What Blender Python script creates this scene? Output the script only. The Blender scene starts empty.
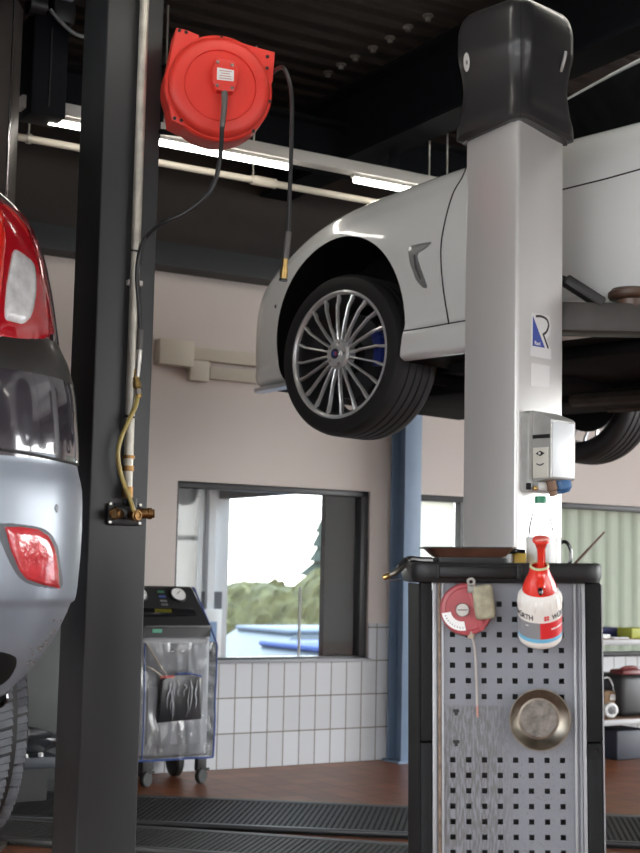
import bpy, bmesh, math, random
import numpy as np
from mathutils import Vector, Matrix
from mathutils.bvhtree import BVHTree
random.seed(7)
SC = bpy.context.scene
COL = SC.collection
R_ = math.radians

# ------------------------------------------------------------------ camera
F, CH, PITCH, ROLL = 1400.0, 1.05, R_(5.93), R_(1.2)
cam = bpy.data.cameras.new('camera'); camo = bpy.data.objects.new('camera', cam); COL.objects.link(camo)
cam.sensor_fit = 'HORIZONTAL'; cam.sensor_width = 36.0; cam.lens = F/640*36
camo.matrix_world = Matrix.Translation((0, 0, CH)) @ Matrix.Rotation(math.pi/2+PITCH, 4, 'X') @ Matrix.Rotation(ROLL, 4, 'Z')
cam.clip_start = 0.05; cam.clip_end = 400
cam.dof.use_dof = True; cam.dof.focus_distance = 4.3; cam.dof.aperture_fstop = 6.5
SC.camera = camo
# ------------------------------------------------------------------ exposure
SC.view_settings.view_transform = 'Standard'; SC.view_settings.look = 'None'
SC.view_settings.gamma = 1.0; SC.view_settings.use_curve_mapping = False
SC.view_settings.exposure = 0.0
# ------------------------------------------------------------------ world (bright, lightly clouded daylight sky)
wd = bpy.data.worlds.new('world'); SC.world = wd; wd.use_nodes = True
nt = wd.node_tree; nt.nodes.clear()
out = nt.nodes.new('ShaderNodeOutputWorld'); bg = nt.nodes.new('ShaderNodeBackground')
tc = nt.nodes.new('ShaderNodeTexCoord'); sep = nt.nodes.new('ShaderNodeSeparateXYZ'); cr = nt.nodes.new('ShaderNodeValToRGB')
nt.links.new(tc.outputs['Generated'], sep.inputs[0]); nt.links.new(sep.outputs['Z'], cr.inputs['Fac'])
cr.color_ramp.elements[0].position = 0.0; cr.color_ramp.elements[0].color = (1.0, 0.985, 0.95, 1)
cr.color_ramp.elements[1].position = 0.7; cr.color_ramp.elements[1].color = (0.62, 0.80, 1.0, 1)
dt = nt.nodes.new('ShaderNodeVectorMath'); dt.operation = 'DOT_PRODUCT'; dt.inputs[1].default_value = Vector((.96, .12, .25)).normalized()
mrr = nt.nodes.new('ShaderNodeMapRange'); mrr.interpolation_type = 'SMOOTHSTEP'; mrr.inputs[1].default_value = .72; mrr.inputs[2].default_value = 1.0; mrr.inputs[3].default_value = 1.0; mrr.inputs[4].default_value = 2.6   # brighter sky towards the (veiled) sun
nt.links.new(tc.outputs['Generated'], dt.inputs[0]); nt.links.new(dt.outputs['Value'], mrr.inputs[0])
vs = nt.nodes.new('ShaderNodeVectorMath'); vs.operation = 'SCALE'; nt.links.new(cr.outputs['Color'], vs.inputs[0]); nt.links.new(mrr.outputs[0], vs.inputs['Scale'])
nt.links.new(vs.outputs[0], bg.inputs['Color']); nt.links.new(bg.outputs[0], out.inputs[0])
bg.inputs['Strength'].default_value = 7.1

# ------------------------------------------------------------------ room axes and pixel helpers
B31 = R_(31); U = Vector((math.cos(B31), math.sin(B31), 0)); V = Vector((-math.sin(B31), math.cos(B31), 0)); Z = Vector((0, 0, 1))
W0 = Vector((0, 7.84, 0))
ROOM = Matrix(((U.x, V.x, 0, W0.x), (U.y, V.y, 0, W0.y), (0, 0, 1, 0), (0, 0, 0, 1)))   # room frame: x along the back wall, y away
A43 = R_(43); ES = Vector((math.sin(A43), -math.cos(A43), 0)); EW = Vector((math.cos(A43), math.sin(A43), 0))
Cc = Vector((0, 0, CH))
_f = Vector((0, math.cos(PITCH), math.sin(PITCH))); _r0 = Vector((1, 0, 0)); _u0 = _r0.cross(_f)
_r = math.cos(ROLL)*_r0 + math.sin(ROLL)*_u0; _u = -math.sin(ROLL)*_r0 + math.cos(ROLL)*_u0
def ray(x, y): return (_f*F + _r*(x-320) - _u*(y-426.5)).normalized()
def at(x, y, Y): d = ray(x, y); return Cc + d*(Y/d.y)
def hit(x, y, p, n): d = ray(x, y); return Cc + d*((Vector(p)-Cc).dot(n)/d.dot(n))
def rp(u, v, z): return ROOM @ Vector((u, v, z))

# ------------------------------------------------------------------ materials
MATS = {}
def mat(name, col=(.5, .5, .5), rough=.5, metal=0., var=0., vscale=8., bump=0., bscale=80., coat=0., trans=0., emit=0., spec=.5, ecol=None, stretch=None):
    if name in MATS: return MATS[name]
    m = bpy.data.materials.new(name); m.use_nodes = True; MATS[name] = m
    n = m.node_tree.nodes; l = m.node_tree.links; b = n['Principled BSDF']
    b.inputs['Base Color'].default_value = (*col, 1); b.inputs['Roughness'].default_value = rough; b.inputs['Metallic'].default_value = metal
    b.inputs['Coat Weight'].default_value = coat; b.inputs['Coat Roughness'].default_value = .03
    b.inputs['Transmission Weight'].default_value = trans; b.inputs['Specular IOR Level'].default_value = spec
    if emit: b.inputs['Emission Color'].default_value = (*(ecol or col), 1); b.inputs['Emission Strength'].default_value = emit
    t = n.new('ShaderNodeTexCoord'); mp = n.new('ShaderNodeMapping'); l.new(t.outputs['Object'], mp.inputs[0])
    if stretch: mp.inputs['Scale'].default_value = stretch
    nz = n.new('ShaderNodeTexNoise'); nz.inputs['Scale'].default_value = vscale; nz.inputs['Detail'].default_value = 6
    l.new(mp.outputs[0], nz.inputs['Vector'])
    mx = n.new('ShaderNodeMix'); mx.data_type = 'RGBA'; mx.blend_type = 'MULTIPLY'; mx.inputs[0].default_value = 1
    rm = n.new('ShaderNodeMapRange'); rm.inputs[1].default_value = .3; rm.inputs[2].default_value = .7
    rm.inputs[3].default_value = 1-var; rm.inputs[4].default_value = 1+var*.5; l.new(nz.outputs[0], rm.inputs[0])
    mx.inputs[6].default_value = (*col, 1); l.new(rm.outputs[0], mx.inputs[7]); l.new(mx.outputs[2], b.inputs['Base Color'])
    if bump:
        n2 = n.new('ShaderNodeTexNoise'); n2.inputs['Scale'].default_value = bscale; l.new(mp.outputs[0], n2.inputs['Vector'])
        bp = n.new('ShaderNodeBump'); bp.inputs['Strength'].default_value = bump; bp.inputs['Distance'].default_value = .002
        l.new(n2.outputs[0], bp.inputs['Height']); l.new(bp.outputs[0], b.inputs['Normal'])
    return m
def clear_mat(name, tint=(1, 1, 1), gloss=.12, rough=.02, ior=1.45):
    if name in MATS: return MATS[name]
    m = bpy.data.materials.new(name); m.use_nodes = True; MATS[name] = m
    n = m.node_tree.nodes; l = m.node_tree.links; n.clear()
    o = n.new('ShaderNodeOutputMaterial'); t = n.new('ShaderNodeBsdfTransparent'); g = n.new('ShaderNodeBsdfGlossy'); mx = n.new('ShaderNodeMixShader')
    t.inputs[0].default_value = (*tint, 1); g.inputs['Roughness'].default_value = rough
    f = n.new('ShaderNodeFresnel'); f.inputs[0].default_value = ior; a = n.new('ShaderNodeMath'); a.operation = 'ADD'; a.inputs[1].default_value = gloss-(.04 if ior > 1.3 else 0)
    l.new(f.outputs[0], a.inputs[0]); l.new(a.outputs[0], mx.inputs[0]); l.new(t.outputs[0], mx.inputs[1]); l.new(g.outputs[0], mx.inputs[2]); l.new(mx.outputs[0], o.inputs[0])
    return m
def nodes_of(m): return m.node_tree.nodes, m.node_tree.links, m.node_tree.nodes['Principled BSDF']

M_wall = mat('wall_paint', (.62, .555, .52), .8, var=.04, vscale=1.5, bump=.1, bscale=200)
M_ceil = mat('ceiling_sheet', (.024, .015, .011), .6, var=.5, vscale=3, stretch=(1, 14, 1))
M_beam = mat('beam_paint', (.008, .009, .011), .85, var=.2, spec=.12)
M_column = mat('column_paint', (.037, .039, .041), .42, var=.15, vscale=3, stretch=(1, 1, .3))
M_blue = mat('blue_grey_paint', (.19, .27, .39), .5, var=.12, vscale=4)
M_black = mat('black_plastic', (.018, .018, .019), .42, var=.2, bump=.15, bscale=300)
M_blackg = mat('black_gloss', (.012, .012, .014), .12, coat=.3)
M_rubber = mat('rubber', (.017, .017, .018), .6, var=.25, bump=.1, bscale=150)
M_tyregrey = mat('dusty_tyre_rubber', (.12, .13, .145), .75, var=.35, vscale=25)
M_white = mat('white_car_paint', (.87, .885, .87), .25, coat=1.0)
M_under = mat('underbody_black', (.007, .0065, .0065), .85, spec=.15, var=.4, vscale=6)
M_chrome = mat('chrome', (.8, .8, .82), .12, 1.)
M_alloy = mat('alloy_silver', (.70, .71, .72), .30, .45, coat=.6)
M_steel = mat('steel', (.52, .50, .47), .32, 1., var=.25, vscale=12)
M_zinc = mat('galvanised_pipe', (.60, .57, .50), .45, .45, var=.25, vscale=20)
M_brass = mat('brass', (.62, .42, .16), .3, 1., var=.3, vscale=30)
M_brassd = mat('aged_brass', (.30, .17, .07), .4, 1., var=.4, vscale=40)
M_red = mat('red_plastic', (.86, .052, .035), .42, var=.08, vscale=6, bump=.08, bscale=300)
M_redg = mat('red_gloss_plastic', (.70, .035, .02), .22, coat=.4)
M_cream = mat('cream_plastic', (.80, .76, .70), .4)
M_beige = mat('beige_trunking', (.62, .57, .48), .6)
M_paper = mat('paper_white', (.85, .85, .84), .6)
M_hose = mat('black_hose', (.03, .03, .032), .35)
M_yellowhose = mat('yellow_hose', (.52, .40, .12), .3, var=.15, vscale=20)
M_alu = mat('lift_grey_paint', (.74, .73, .715), .34, .42, var=.10, vscale=3, stretch=(1, 1, .15), bump=.05, bscale=60)
M_capplastic = mat('moulded_black_cap', (.038, .037, .038), .34, var=.25, vscale=4, coat=.15)
M_tube = mat('fluorescent_tube', (1, .97, .9), .5, emit=14, ecol=(1, .95, .86))
M_glass = clear_mat('window_glass', (.95, .97, .96), .045)
M_plast = clear_mat('clear_plastic', (.92, .93, .95), .05, .12)
M_pet = clear_mat('clear_bottle_plastic', (.95, .96, .97), .0, .02, 1.12)
M_darkglass = mat('dark_car_glass', (.006, .007, .008), .05, coat=.5)

# ------------------------------------------------------------------ mesh builder
WM = {}
class MB:
    def __init__(s): s.bm = bmesh.new()
    def box(s, c, d, M=None, bev=0., mi=0, seg=2):
        t = bmesh.new(); bmesh.ops.create_cube(t, size=1.0)
        t.transform(Matrix.Translation(c) @ Matrix.Diagonal((*d, 1)))
        if bev: bmesh.ops.bevel(t, geom=t.edges[:], offset=min(bev, min(d)*.45), segments=seg, affect='EDGES', profile=.5)
        return s.add(t, M, mi)
    def add(s, t, M=None, mi=0):
        if M is not None: t.transform(M)
        for f in t.faces: f.material_index = mi
        me = bpy.data.meshes.new('tmp'); t.to_mesh(me); t.free(); s.bm.from_mesh(me); bpy.data.meshes.remove(me); return s
    def lathe(s, prof, M=None, seg=40, mi=None, a0=0., a1=2*math.pi, caps=True):
        full = abs(a1-a0-2*math.pi) < 1e-6; N = seg if full else seg+1
        rings = []
        for (r, z) in prof:
            if r < 1e-6 and full: rings.append([s.bm.verts.new((0, 0, z))])
            else: rings.append([s.bm.verts.new((r*math.cos(a0+(a1-a0)*k/seg), r*math.sin(a0+(a1-a0)*k/seg), z)) for k in range(N)])
        for i in range(len(rings)-1):
            a, b = rings[i], rings[i+1]
            for k in range(seg):
                k2 = (k+1) % N
                if len(a) == 1 and len(b) == 1: continue
                if len(a) == 1: f = s.bm.faces.new((a[0], b[k2], b[k]))
                elif len(b) == 1: f = s.bm.faces.new((a[k], a[k2], b[0]))
                else: f = s.bm.faces.new((a[k], a[k2], b[k2], b[k]))
                if mi: f.material_index = mi(i, k/seg) if callable(mi) else mi
        if M is not None: bmesh.ops.transform(s.bm, matrix=M, verts=[v for r in rings for v in r])
        return s
    def cyl(s, p0, p1, r0, r1=None, seg=20, mi=0):
        p0, p1 = Vector(p0), Vector(p1); r1 = r0 if r1 is None else r1; L = (p1-p0).length
        return s.lathe([(0, 0), (r0, 0), (r1, L), (0, L)], frame(p0, p1-p0), seg, mi)
    def tube(s, pts, r, seg=10, smooth=6, mi=0, closed=False):
        pts = [Vector(p) for p in pts]
        if smooth and len(pts) > 2: pts = catmull(pts, smooth)
        rad = r if callable(r) else (lambda t: r)
        t0 = (pts[1]-pts[0]).normalized(); n = t0.orthogonal().normalized(); rings = []
        for i, p in enumerate(pts):
            t = (pts[min(i+1, len(pts)-1)]-pts[max(i-1, 0)]).normalized()
            n = (n - t*n.dot(t)).normalized(); b = t.cross(n); rr = rad(i/(len(pts)-1))
            rings.append([s.bm.verts.new(p + (n*math.cos(2*math.pi*k/seg)+b*math.sin(2*math.pi*k/seg))*rr) for k in range(seg)])
        fs = []
        for i in range(len(rings)-1):
            for k in range(seg): fs.append(s.bm.faces.new((rings[i][k], rings[i][(k+1) % seg], rings[i+1][(k+1) % seg], rings[i+1][k])))
        fs.append(s.bm.faces.new(rings[0][::-1])); fs.append(s.bm.faces.new(rings[-1]))
        for f in fs: f.material_index = mi
        return s
    def prism(s, poly, z0, z1, M=None, mi=0, bev=0.):
        a = [s.bm.verts.new((x, y, z0)) for x, y in poly]; b = [s.bm.verts.new((x, y, z1)) for x, y in poly]; n = len(poly)
        fs = [s.bm.faces.new(a[::-1]), s.bm.faces.new(b)] + [s.bm.faces.new((a[i], a[(i+1) % n], b[(i+1) % n], b[i])) for i in range(n)]
        for f in fs: f.material_index = mi
        vs = a+b
        if bev:
            es = [e for e in fs[1].edges]
            rr = bmesh.ops.bevel(s.bm, geom=es, offset=bev, segments=2, affect='EDGES', profile=.5)
            vs = list({v for v in vs if v.is_valid} | {v for f in rr['faces'] for v in f.verts})
        if M is not None: bmesh.ops.transform(s.bm, matrix=M, verts=vs)
        return s
    def loft(s, rings, closed=True, cap=True, mi=None):
        R = [[s.bm.verts.new(p) for p in r] for r in rings]; n = len(R[0])
        for i in range(len(R)-1):
            for k in range(n if closed else n-1):
                f = s.bm.faces.new((R[i][k], R[i][(k+1) % n], R[i+1][(k+1) % n], R[i+1][k]))
                if mi: f.material_index = mi(i, k)
        if cap: s.bm.faces.new(R[0][::-1]); s.bm.faces.new(R[-1])
        return s
    def blob(s, c, d, M=None, n=2, amp=.0, fr=6., mi=0, seed=0):
        r = bmesh.ops.create_icosphere(s.bm, subdivisions=n, radius=1.)
        for v in r['verts']:
            p = v.co.copy(); k = 1+amp*(math.sin(fr*p.x+seed)*math.cos(fr*p.y+2*seed)+math.sin(fr*1.7*p.z+seed*3))
            v.co = Vector((c[0]+p.x*d[0]*k, c[1]+p.y*d[1]*k, c[2]+p.z*d[2]*k))
        if M is not None: bmesh.ops.transform(s.bm, matrix=M, verts=r['verts'])
        return s
    def build(s, name, mats, parent=None, world=False, smooth=True, angle=35, recalc=True):
        if recalc: bmesh.ops.recalc_face_normals(s.bm, faces=s.bm.faces)
        me = bpy.data.meshes.new(name)
        if world and parent is not None: s.bm.transform(WM[parent].inverted())
        s.bm.to_mesh(me); s.bm.free()
        for m in (mats if isinstance(mats, (list, tuple)) else [mats]): me.materials.append(m)
        if smooth:
            for p in me.polygons: p.use_smooth = True
            me.set_sharp_from_angle(angle=R_(angle))
        o = bpy.data.objects.new(name, me); COL.objects.link(o)
        if parent is not None: o.parent = parent; WM[o] = WM[parent]
        else: WM[o] = Matrix.Identity(4)
        return o
def frame(o, zax, xh=None):
    z = Vector(zax).normalized(); x = Vector(xh) if xh is not None else z.orthogonal(); x = (x-z*x.dot(z)).normalized(); y = z.cross(x)
    return Matrix(((x.x, y.x, z.x, o[0]), (x.y, y.y, z.y, o[1]), (x.z, y.z, z.z, o[2]), (0, 0, 0, 1)))
def catmull(p, n):
    r = []
    for i in range(len(p)-1):
        a, b, c, d = p[max(i-1, 0)], p[i], p[i+1], p[min(i+2, len(p)-1)]
        for k in range(n):
            t = k/n; r.append(.5*((2*b)+(c-a)*t+(2*a-5*b+4*c-d)*t*t+(3*b-a-3*c+d)*t**3))
    return r+[p[-1]]
def tag(o, label=None, cat=None, group=None, kind=None):
    if label: o['label'] = label
    if cat: o['category'] = cat
    if group: o['group'] = group
    if kind: o['kind'] = kind
    return o
def thing(name, label, cat, M=None, group=None):
    o = bpy.data.objects.new(name, None); COL.objects.link(o); o.empty_display_size = .1
    M = M if M is not None else Matrix.Identity(4)
    if not isinstance(M, Matrix): M = Matrix.Translation(M)
    o.matrix_world = M; WM[o] = M.copy()
    return tag(o, label, cat, group)
def origin_to(o, p):
    # put a one-mesh thing's origin at point p (mesh was made in world coordinates)
    o.data.transform(Matrix.Translation(-Vector(p))); o.location = p; WM[o] = Matrix.Translation(p); return o
def structure(o): o['kind'] = 'structure'; return o
def pchip(xs, ys, x):
    xs = np.array(xs, float); ys = np.array(ys, float); h = np.diff(xs); d = np.diff(ys)/h; m = np.zeros_like(xs)
    for i in range(1, len(xs)-1):
        if d[i-1]*d[i] > 0: w1 = 2*h[i]+h[i-1]; w2 = h[i]+2*h[i-1]; m[i] = (w1+w2)/(w1/d[i-1]+w2/d[i])
    m[0], m[-1] = d[0], d[-1]
    x = min(max(x, xs[0]), xs[-1]); i = min(int(np.searchsorted(xs, x, 'right'))-1, len(xs)-2); t = (x-xs[i])/h[i]
    return float((1+2*t)*(1-t)**2*ys[i]+t*(1-t)**2*h[i]*m[i]+t*t*(3-2*t)*ys[i+1]+t*t*(t-1)*h[i]*m[i+1])
def text_mesh(txt, size, bold=0., extr=.0004):
    c = bpy.data.curves.new('t', 'FONT'); c.body = txt; c.size = size; c.align_x = 'CENTER'; c.align_y = 'CENTER'; c.extrude = extr; c.offset = bold
    o = bpy.data.objects.new('t', c); COL.objects.link(o); dg = bpy.context.evaluated_depsgraph_get(); dg.update()
    me = bpy.data.meshes.new_from_object(o.evaluated_get(dg)); bpy.data.objects.remove(o); bpy.data.curves.remove(c)
    bm = bmesh.new(); bm.from_mesh(me); bpy.data.meshes.remove(me); return bm
def drape_point(x, y, bvh, c=(0, 0)):
    for k in range(40):
        r = bvh.ray_cast(Cc, ray(x, y), 60)
        if r[0] is not None: return r[0], r[1]
        x += (c[0]-x)*.03; y += (c[1]-y)*.03
    r = bvh.find_nearest(at(x, y, 4)); return r[0], r[1]
def drape(poly, bvh, off=.012, rings=8, sub=4, closed=True, smoothp=True, base=-.004, center=None):
    """a domed plate that lies on the surface behind the outline poly, thickness off"""
    pts = [Vector((x, y, 0)) for x, y in poly]
    if smoothp: q = catmull(pts+[pts[0]], sub)[:-1]
    else:
        q = []
        for i in range(len(pts)):
            for k in range(sub): q.append(pts[i].lerp(pts[(i+1) % len(pts)], k/sub))
    c = Vector((*center, 0)) if center else sum(q, Vector())/len(q)
    m = MB(); rr = []
    for i in range(rings+1):
        f = 1-i/rings; row = []
        if i == rings: 
            p, n = drape_point(c.x, c.y, bvh, c); n = n if n.dot(ray(c.x, c.y)) < 0 else -n
            cv = m.bm.verts.new(p+n*off); break
        for b in q:
            w = c+(b-c)*f; p, n = drape_point(w.x, w.y, bvh, c); n = n if n.dot(ray(w.x, w.y)) < 0 else -n
            row.append(m.bm.verts.new(p+n*(base if i == 0 else off*(.8 if i == 1 else 1.))))
        rr.append(row)
    # an extra ring close to the edge gives the plate an upright rim
    n = len(q)
    for i in range(len(rr)-1):
        for k in range(n): m.bm.faces.new((rr[i][k], rr[i][(k+1) % n], rr[i+1][(k+1) % n], rr[i+1][k]))
    for k in range(n): m.bm.faces.new((rr[-1][k], rr[-1][(k+1) % n], cv))
    return m
def drape_line(pts, bvh, r, off=0., sub=6, n=8):
    q = catmull([Vector((x, y, 0)) for x, y in pts], n); ps = []
    for w in q:
        hh = bvh.ray_cast(Cc, ray(w.x, w.y), 60)
        if hh[0] is None: continue
        nn = hh[1] if hh[1].dot(ray(w.x, w.y)) < 0 else -hh[1]
        ps.append(hh[0]+nn*off)
    return MB().tube(ps, r, seg=sub, smooth=0)
def bvh_of(o):
    bm = bmesh.new(); bm.from_mesh(o.data); bm.transform(WM[o]); b = BVHTree.FromBMesh(bm); bm.free(); return b

# =================================================================== THE SETTING
# floor: small terracotta tiles
m = mat('terracotta_tiles', (.20, .085, .045), .36, spec=.3)
n, l, b = nodes_of(m); tcn = n.new('ShaderNodeTexCoord'); bk = n.new('ShaderNodeTexBrick')
bk.offset = 0; bk.inputs['Scale'].default_value = 1.; bk.inputs['Brick Width'].default_value = .15; bk.inputs['Row Height'].default_value = .15
bk.inputs['Mortar Size'].default_value = .004; bk.inputs['Color1'].default_value = (.33, .112, .046, 1); bk.inputs['Color2'].default_value = (.235, .078, .034, 1); bk.inputs['Mortar'].default_value = (.09, .05, .035, 1)
l.new(tcn.outputs['Object'], bk.inputs['Vector']); l.new(bk.outputs['Color'], b.inputs['Base Color'])
M_floor = m
f = MB().box((1.2, -5.0, -.1), (15.0, 13.2, .2)).build('floor', M_floor, smooth=False); f.matrix_world = ROOM; structure(f)

# back wall with two openings (room frame)
UL, UR, VF = -6.2, 8.4, -11.5
HW = 3.5; FB = 2.63
w1 = (-.87, .345); w2 = (.66, 4.6); WZ0, WZ1 = .555, 1.515
mb = MB(); th = .16
def seg(u0, u1, z0, z1): mb.box(((u0+u1)/2, th/2, (z0+z1)/2), (u1-u0, th, z1-z0))
seg(UL, w1[0], 0, FB); seg(w1[0], w1[1], 0, WZ0); seg(w1[0], w1[1], WZ1, FB); seg(w1[1], w2[0], 0, FB)
seg(w2[0], w2[1], 0, WZ0); seg(w2[0], w2[1], WZ1, FB); seg(w2[1], UR, 0, FB)
o = mb.build('wall_back', M_wall, smooth=False); o.matrix_world = ROOM; structure(o)
# dark upper wall
o = MB().box(((UL+UR)/2, th/2, (FB+HW)/2), (UR-UL, th, HW-FB)).build('wall_upper', M_ceil, smooth=False); o.matrix_world = ROOM; structure(o)
# steel fascia beam on the wall top
mb = MB().box(((UL+UR)/2, -.06, 2.69), (UR-UL, .118, .13)).box(((UL+UR)/2, -.08, 2.63), (UR-UL, .157, .016))
o = mb.build('trim_1', mat('fascia_paint', (.022, .025, .029), .6), smooth=False); o.matrix_world = ROOM; structure(o)
# white tile dado
m = mat('white_wall_tiles', (.7, .68, .64), .25)
n, l, b = nodes_of(m); tcn = n.new('ShaderNodeTexCoord'); mp = n.new('ShaderNodeMapping'); mp.inputs['Rotation'].default_value = (math.pi/2, 0, 0)
bk = n.new('ShaderNodeTexBrick'); bk.offset = 0; bk.inputs['Scale'].default_value = 1.; bk.inputs['Brick Width'].default_value = .1; bk.inputs['Row Height'].default_value = .186
bk.inputs['Mortar Size'].default_value = .0035; bk.inputs['Color1'].default_value = (.60, .62, .65, 1); bk.inputs['Color2'].default_value = (.54, .555, .58, 1); bk.inputs['Mortar'].default_value = (.20, .18, .16, 1)
l.new(tcn.outputs['Object'], mp.inputs[0]); l.new(mp.outputs[0], bk.inputs['Vector']); l.new(bk.outputs['Color'], b.inputs['Base Color'])
mb = MB().box(((UL+UR)/2, -.006, .279), (UR-UL, .010, .554)).box(((w1[1]+w2[0])/2, -.006, .66), (w2[0]-w1[1], .010, .21))
o = mb.build('trim_2', m, smooth=False); o.matrix_world = ROOM; structure(o)
# side walls and front with open gates
def wallbox(name, segs, m=M_wall):
    mb = MB()
    for c, d in segs: mb.box(c, d)
    o = mb.build(name, m, smooth=False); o.matrix_world = ROOM; return structure(o)
DR = VF
GH = 2.95; GR = 3.25
wallbox('wall_left', [((UL-.08, VF/2, (GH+HW)/2), (.16, -VF, HW-GH)), ((UL-.08, -.8, GH/2), (.16, 1.6, GH)), ((UL-.08, -4.6, GH/2), (.16, .5, GH)), ((UL-.08, -8., GH/2), (.16, .5, GH)), ((UL-.08, VF+.2, GH/2), (.16, .4, GH))])
GH = 2.95
wallbox('wall_right', [((UR+.08, VF/2, (GR+HW)/2), (.16, -VF, HW-GR)), ((UR+.08, -1.2, GR/2), (.16, 2.4, GR)), ((UR+.08, -8.15, GR/2), (.16, .3, GR)), ((UR+.08, VF+.4, GR/2), (.16, .8, GR))])
fs = [(((UL+UR)/2, VF-.08, (GH+HW)/2), (UR-UL, .16, HW-GH))]
for ua, ub in ((UL, -2.025), (1.425, 1.775), (5.025, UR)): fs.append((((ua+ub)/2, VF-.08, GH/2), (ub-ua, .16, GH)))
wallbox('wall_front', fs)
# glazing bars of the front gates
k = 1
for a, c in ((-2.025, 1.425), (1.775, 5.025)):
    mb = MB()
    for i in range(4): mb.box((a+(c-a)*i/3, VF-.08, GH/2), (.06, .05, GH))
    for zz in (.75, 1.5, 2.25, GH-.03): mb.box(((a+c)/2, VF-.08, zz), (c-a, .05, .06))
    o = mb.build('door_%d' % k, M_beam, smooth=False); o.matrix_world = ROOM; structure(o); k += 1
# ceiling and beams
n, l, b = nodes_of(M_ceil); tcn = n.new('ShaderNodeTexCoord'); wv = n.new('ShaderNodeTexWave'); wv.bands_direction = 'Y'; wv.inputs['Scale'].default_value = 2.2
bp = n.new('ShaderNodeBump'); bp.inputs['Strength'].default_value = 1.; bp.inputs['Distance'].default_value = .03
l.new(tcn.outputs['Object'], wv.inputs['Vector']); l.new(wv.outputs['Fac'], bp.inputs['Height']); l.new(bp.outputs[0], b.inputs['Normal'])
o = MB().box(((UL+UR)/2, VF/2, HW+.06), (UR-UL+.3, -VF+.3, .12)).build('ceiling', M_ceil, smooth=False); o.matrix_world = ROOM; structure(o)
k = 3
def ibeam(p0, p1, z0, z1, w):
    global k
    p0, p1 = Vector((*p0, 0)), Vector((*p1, 0)); d = p1-p0; L = d.length; a = math.atan2(d.y, d.x); c = (p0+p1)/2
    M = Matrix.Translation(c) @ Matrix.Rotation(a, 4, 'Z')
    mb = MB()
    mb.box((0, 0, (z0+z1)/2), (L, .02, z1-z0)); mb.box((0, 0, z0+.01), (L, w, .02)); mb.box((0, 0, z1-.01), (L, w, .02))
    bmesh.ops.transform(mb.bm, matrix=M, verts=mb.bm.verts)
    o = mb.build('trim_%d' % k, M_beam, smooth=False); o.matrix_world = ROOM; structure(o); k += 1
for uu in (-4.6, -2.95, -.33, 1.75, 4.0, 6.3): ibeam((uu, VF), (uu, 0), 3.12, 3.5, .18)
ibeam((UL, -.72), (UR, -.72), 3.10, 3.34, .16)

# windows
M_frame = mat('dark_window_frame', (.05, .05, .052), .4, .4)
def window(name, w, v0, bars=()):
    mb = MB(); t = .035; a, c = w
    for (u0, u1, z0, z1) in ((a, c, WZ1-t, WZ1), (a, c, WZ0, WZ0+t*.8), (a, a+t*.5, WZ0, WZ1), (c-t*1.4, c, WZ0, WZ1)):
        mb.box(((u0+u1)/2, v0, (z0+z1)/2), (u1-u0, .07, z1-z0), bev=.004)
    for u_, d_ in bars: mb.box((u_, v0, (WZ0+WZ1)/2), (d_, .06, WZ1-WZ0))
    o = mb.build(name, M_frame); o.matrix_world = ROOM; WM[o] = ROOM.copy(); structure(o); return o
wn = window('window_1', w1, .05)
g = MB().box(((w1[0]+w1[1])/2, .05, (WZ0+WZ1)/2), (w1[1]-w1[0]-.05, .006, WZ1-WZ0-.06)).build('pane', M_glass, wn, smooth=False)
s = MB().box(((w1[0]+w1[1])/2, -.005, WZ0+.008), (w1[1]-w1[0]+.02, .07, .016), bev=.004).build('window_sill', mat('sill_grey', (.30, .31, .33), .45), wn)
wn2 = window('window_2', w2, .05, ((1.02, .03), (2.9, .04)))
# ribbed translucent sheet that fills the second window
m = mat('ribbed_pale_green_sheet', (.38, .39, .32), .6)
n, l, b = nodes_of(m); tl = n.new('ShaderNodeBsdfTranslucent'); tl.inputs[0].default_value = (.50, .52, .42, 1); ms = n.new('ShaderNodeMixShader'); ms.inputs[0].default_value = .22
l.new(b.outputs[0], ms.inputs[1]); l.new(tl.outputs[0], ms.inputs[2]); l.new(ms.outputs[0], n['Material Output'].inputs[0])
def corrug(u0, u1, v0, amp, pitch, z0, z1):
    mb = MB(); N = int((u1-u0)/pitch*8); top = []; bot = []
    for i in range(N+1):
        u_ = u0+(u1-u0)*i/N; q = math.sin(2*math.pi*u_/pitch); vv = v0+amp*max(-.6, min(.6, q))
        bot.append(mb.bm.verts.new((u_, vv, z0))); top.append(mb.bm.verts.new((u_, vv, z1)))
    for i in range(N): mb.bm.faces.new((bot[i], bot[i+1], top[i+1], top[i]))
    bmesh.ops.solidify(mb.bm, geom=mb.bm.faces[:], thickness=.003); return mb
corrug(1.04, w2[1]-.05, .10, .025, .115, WZ0+.02, WZ1-.015).build('ribbed_sheet', m, wn2, smooth=True, angle=25)
m = mat('cream_blind', (.80, .79, .70), .6)
n, l, b = nodes_of(m); tl = n.new('ShaderNodeBsdfTranslucent'); tl.inputs[0].default_value = (.9, .9, .82, 1); ms = n.new('ShaderNodeMixShader'); ms.inputs[0].default_value = .75
l.new(b.outputs[0], ms.inputs[1]); l.new(tl.outputs[0], ms.inputs[2]); l.new(ms.outputs[0], n['Material Output'].inputs[0])
MB().box(((w2[0]+1.02)/2, .075, (WZ0+WZ1)/2), (1.0-w2[0]-.03, .006, WZ1-WZ0-.06)).build('blind', m, wn2, smooth=False)

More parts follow.
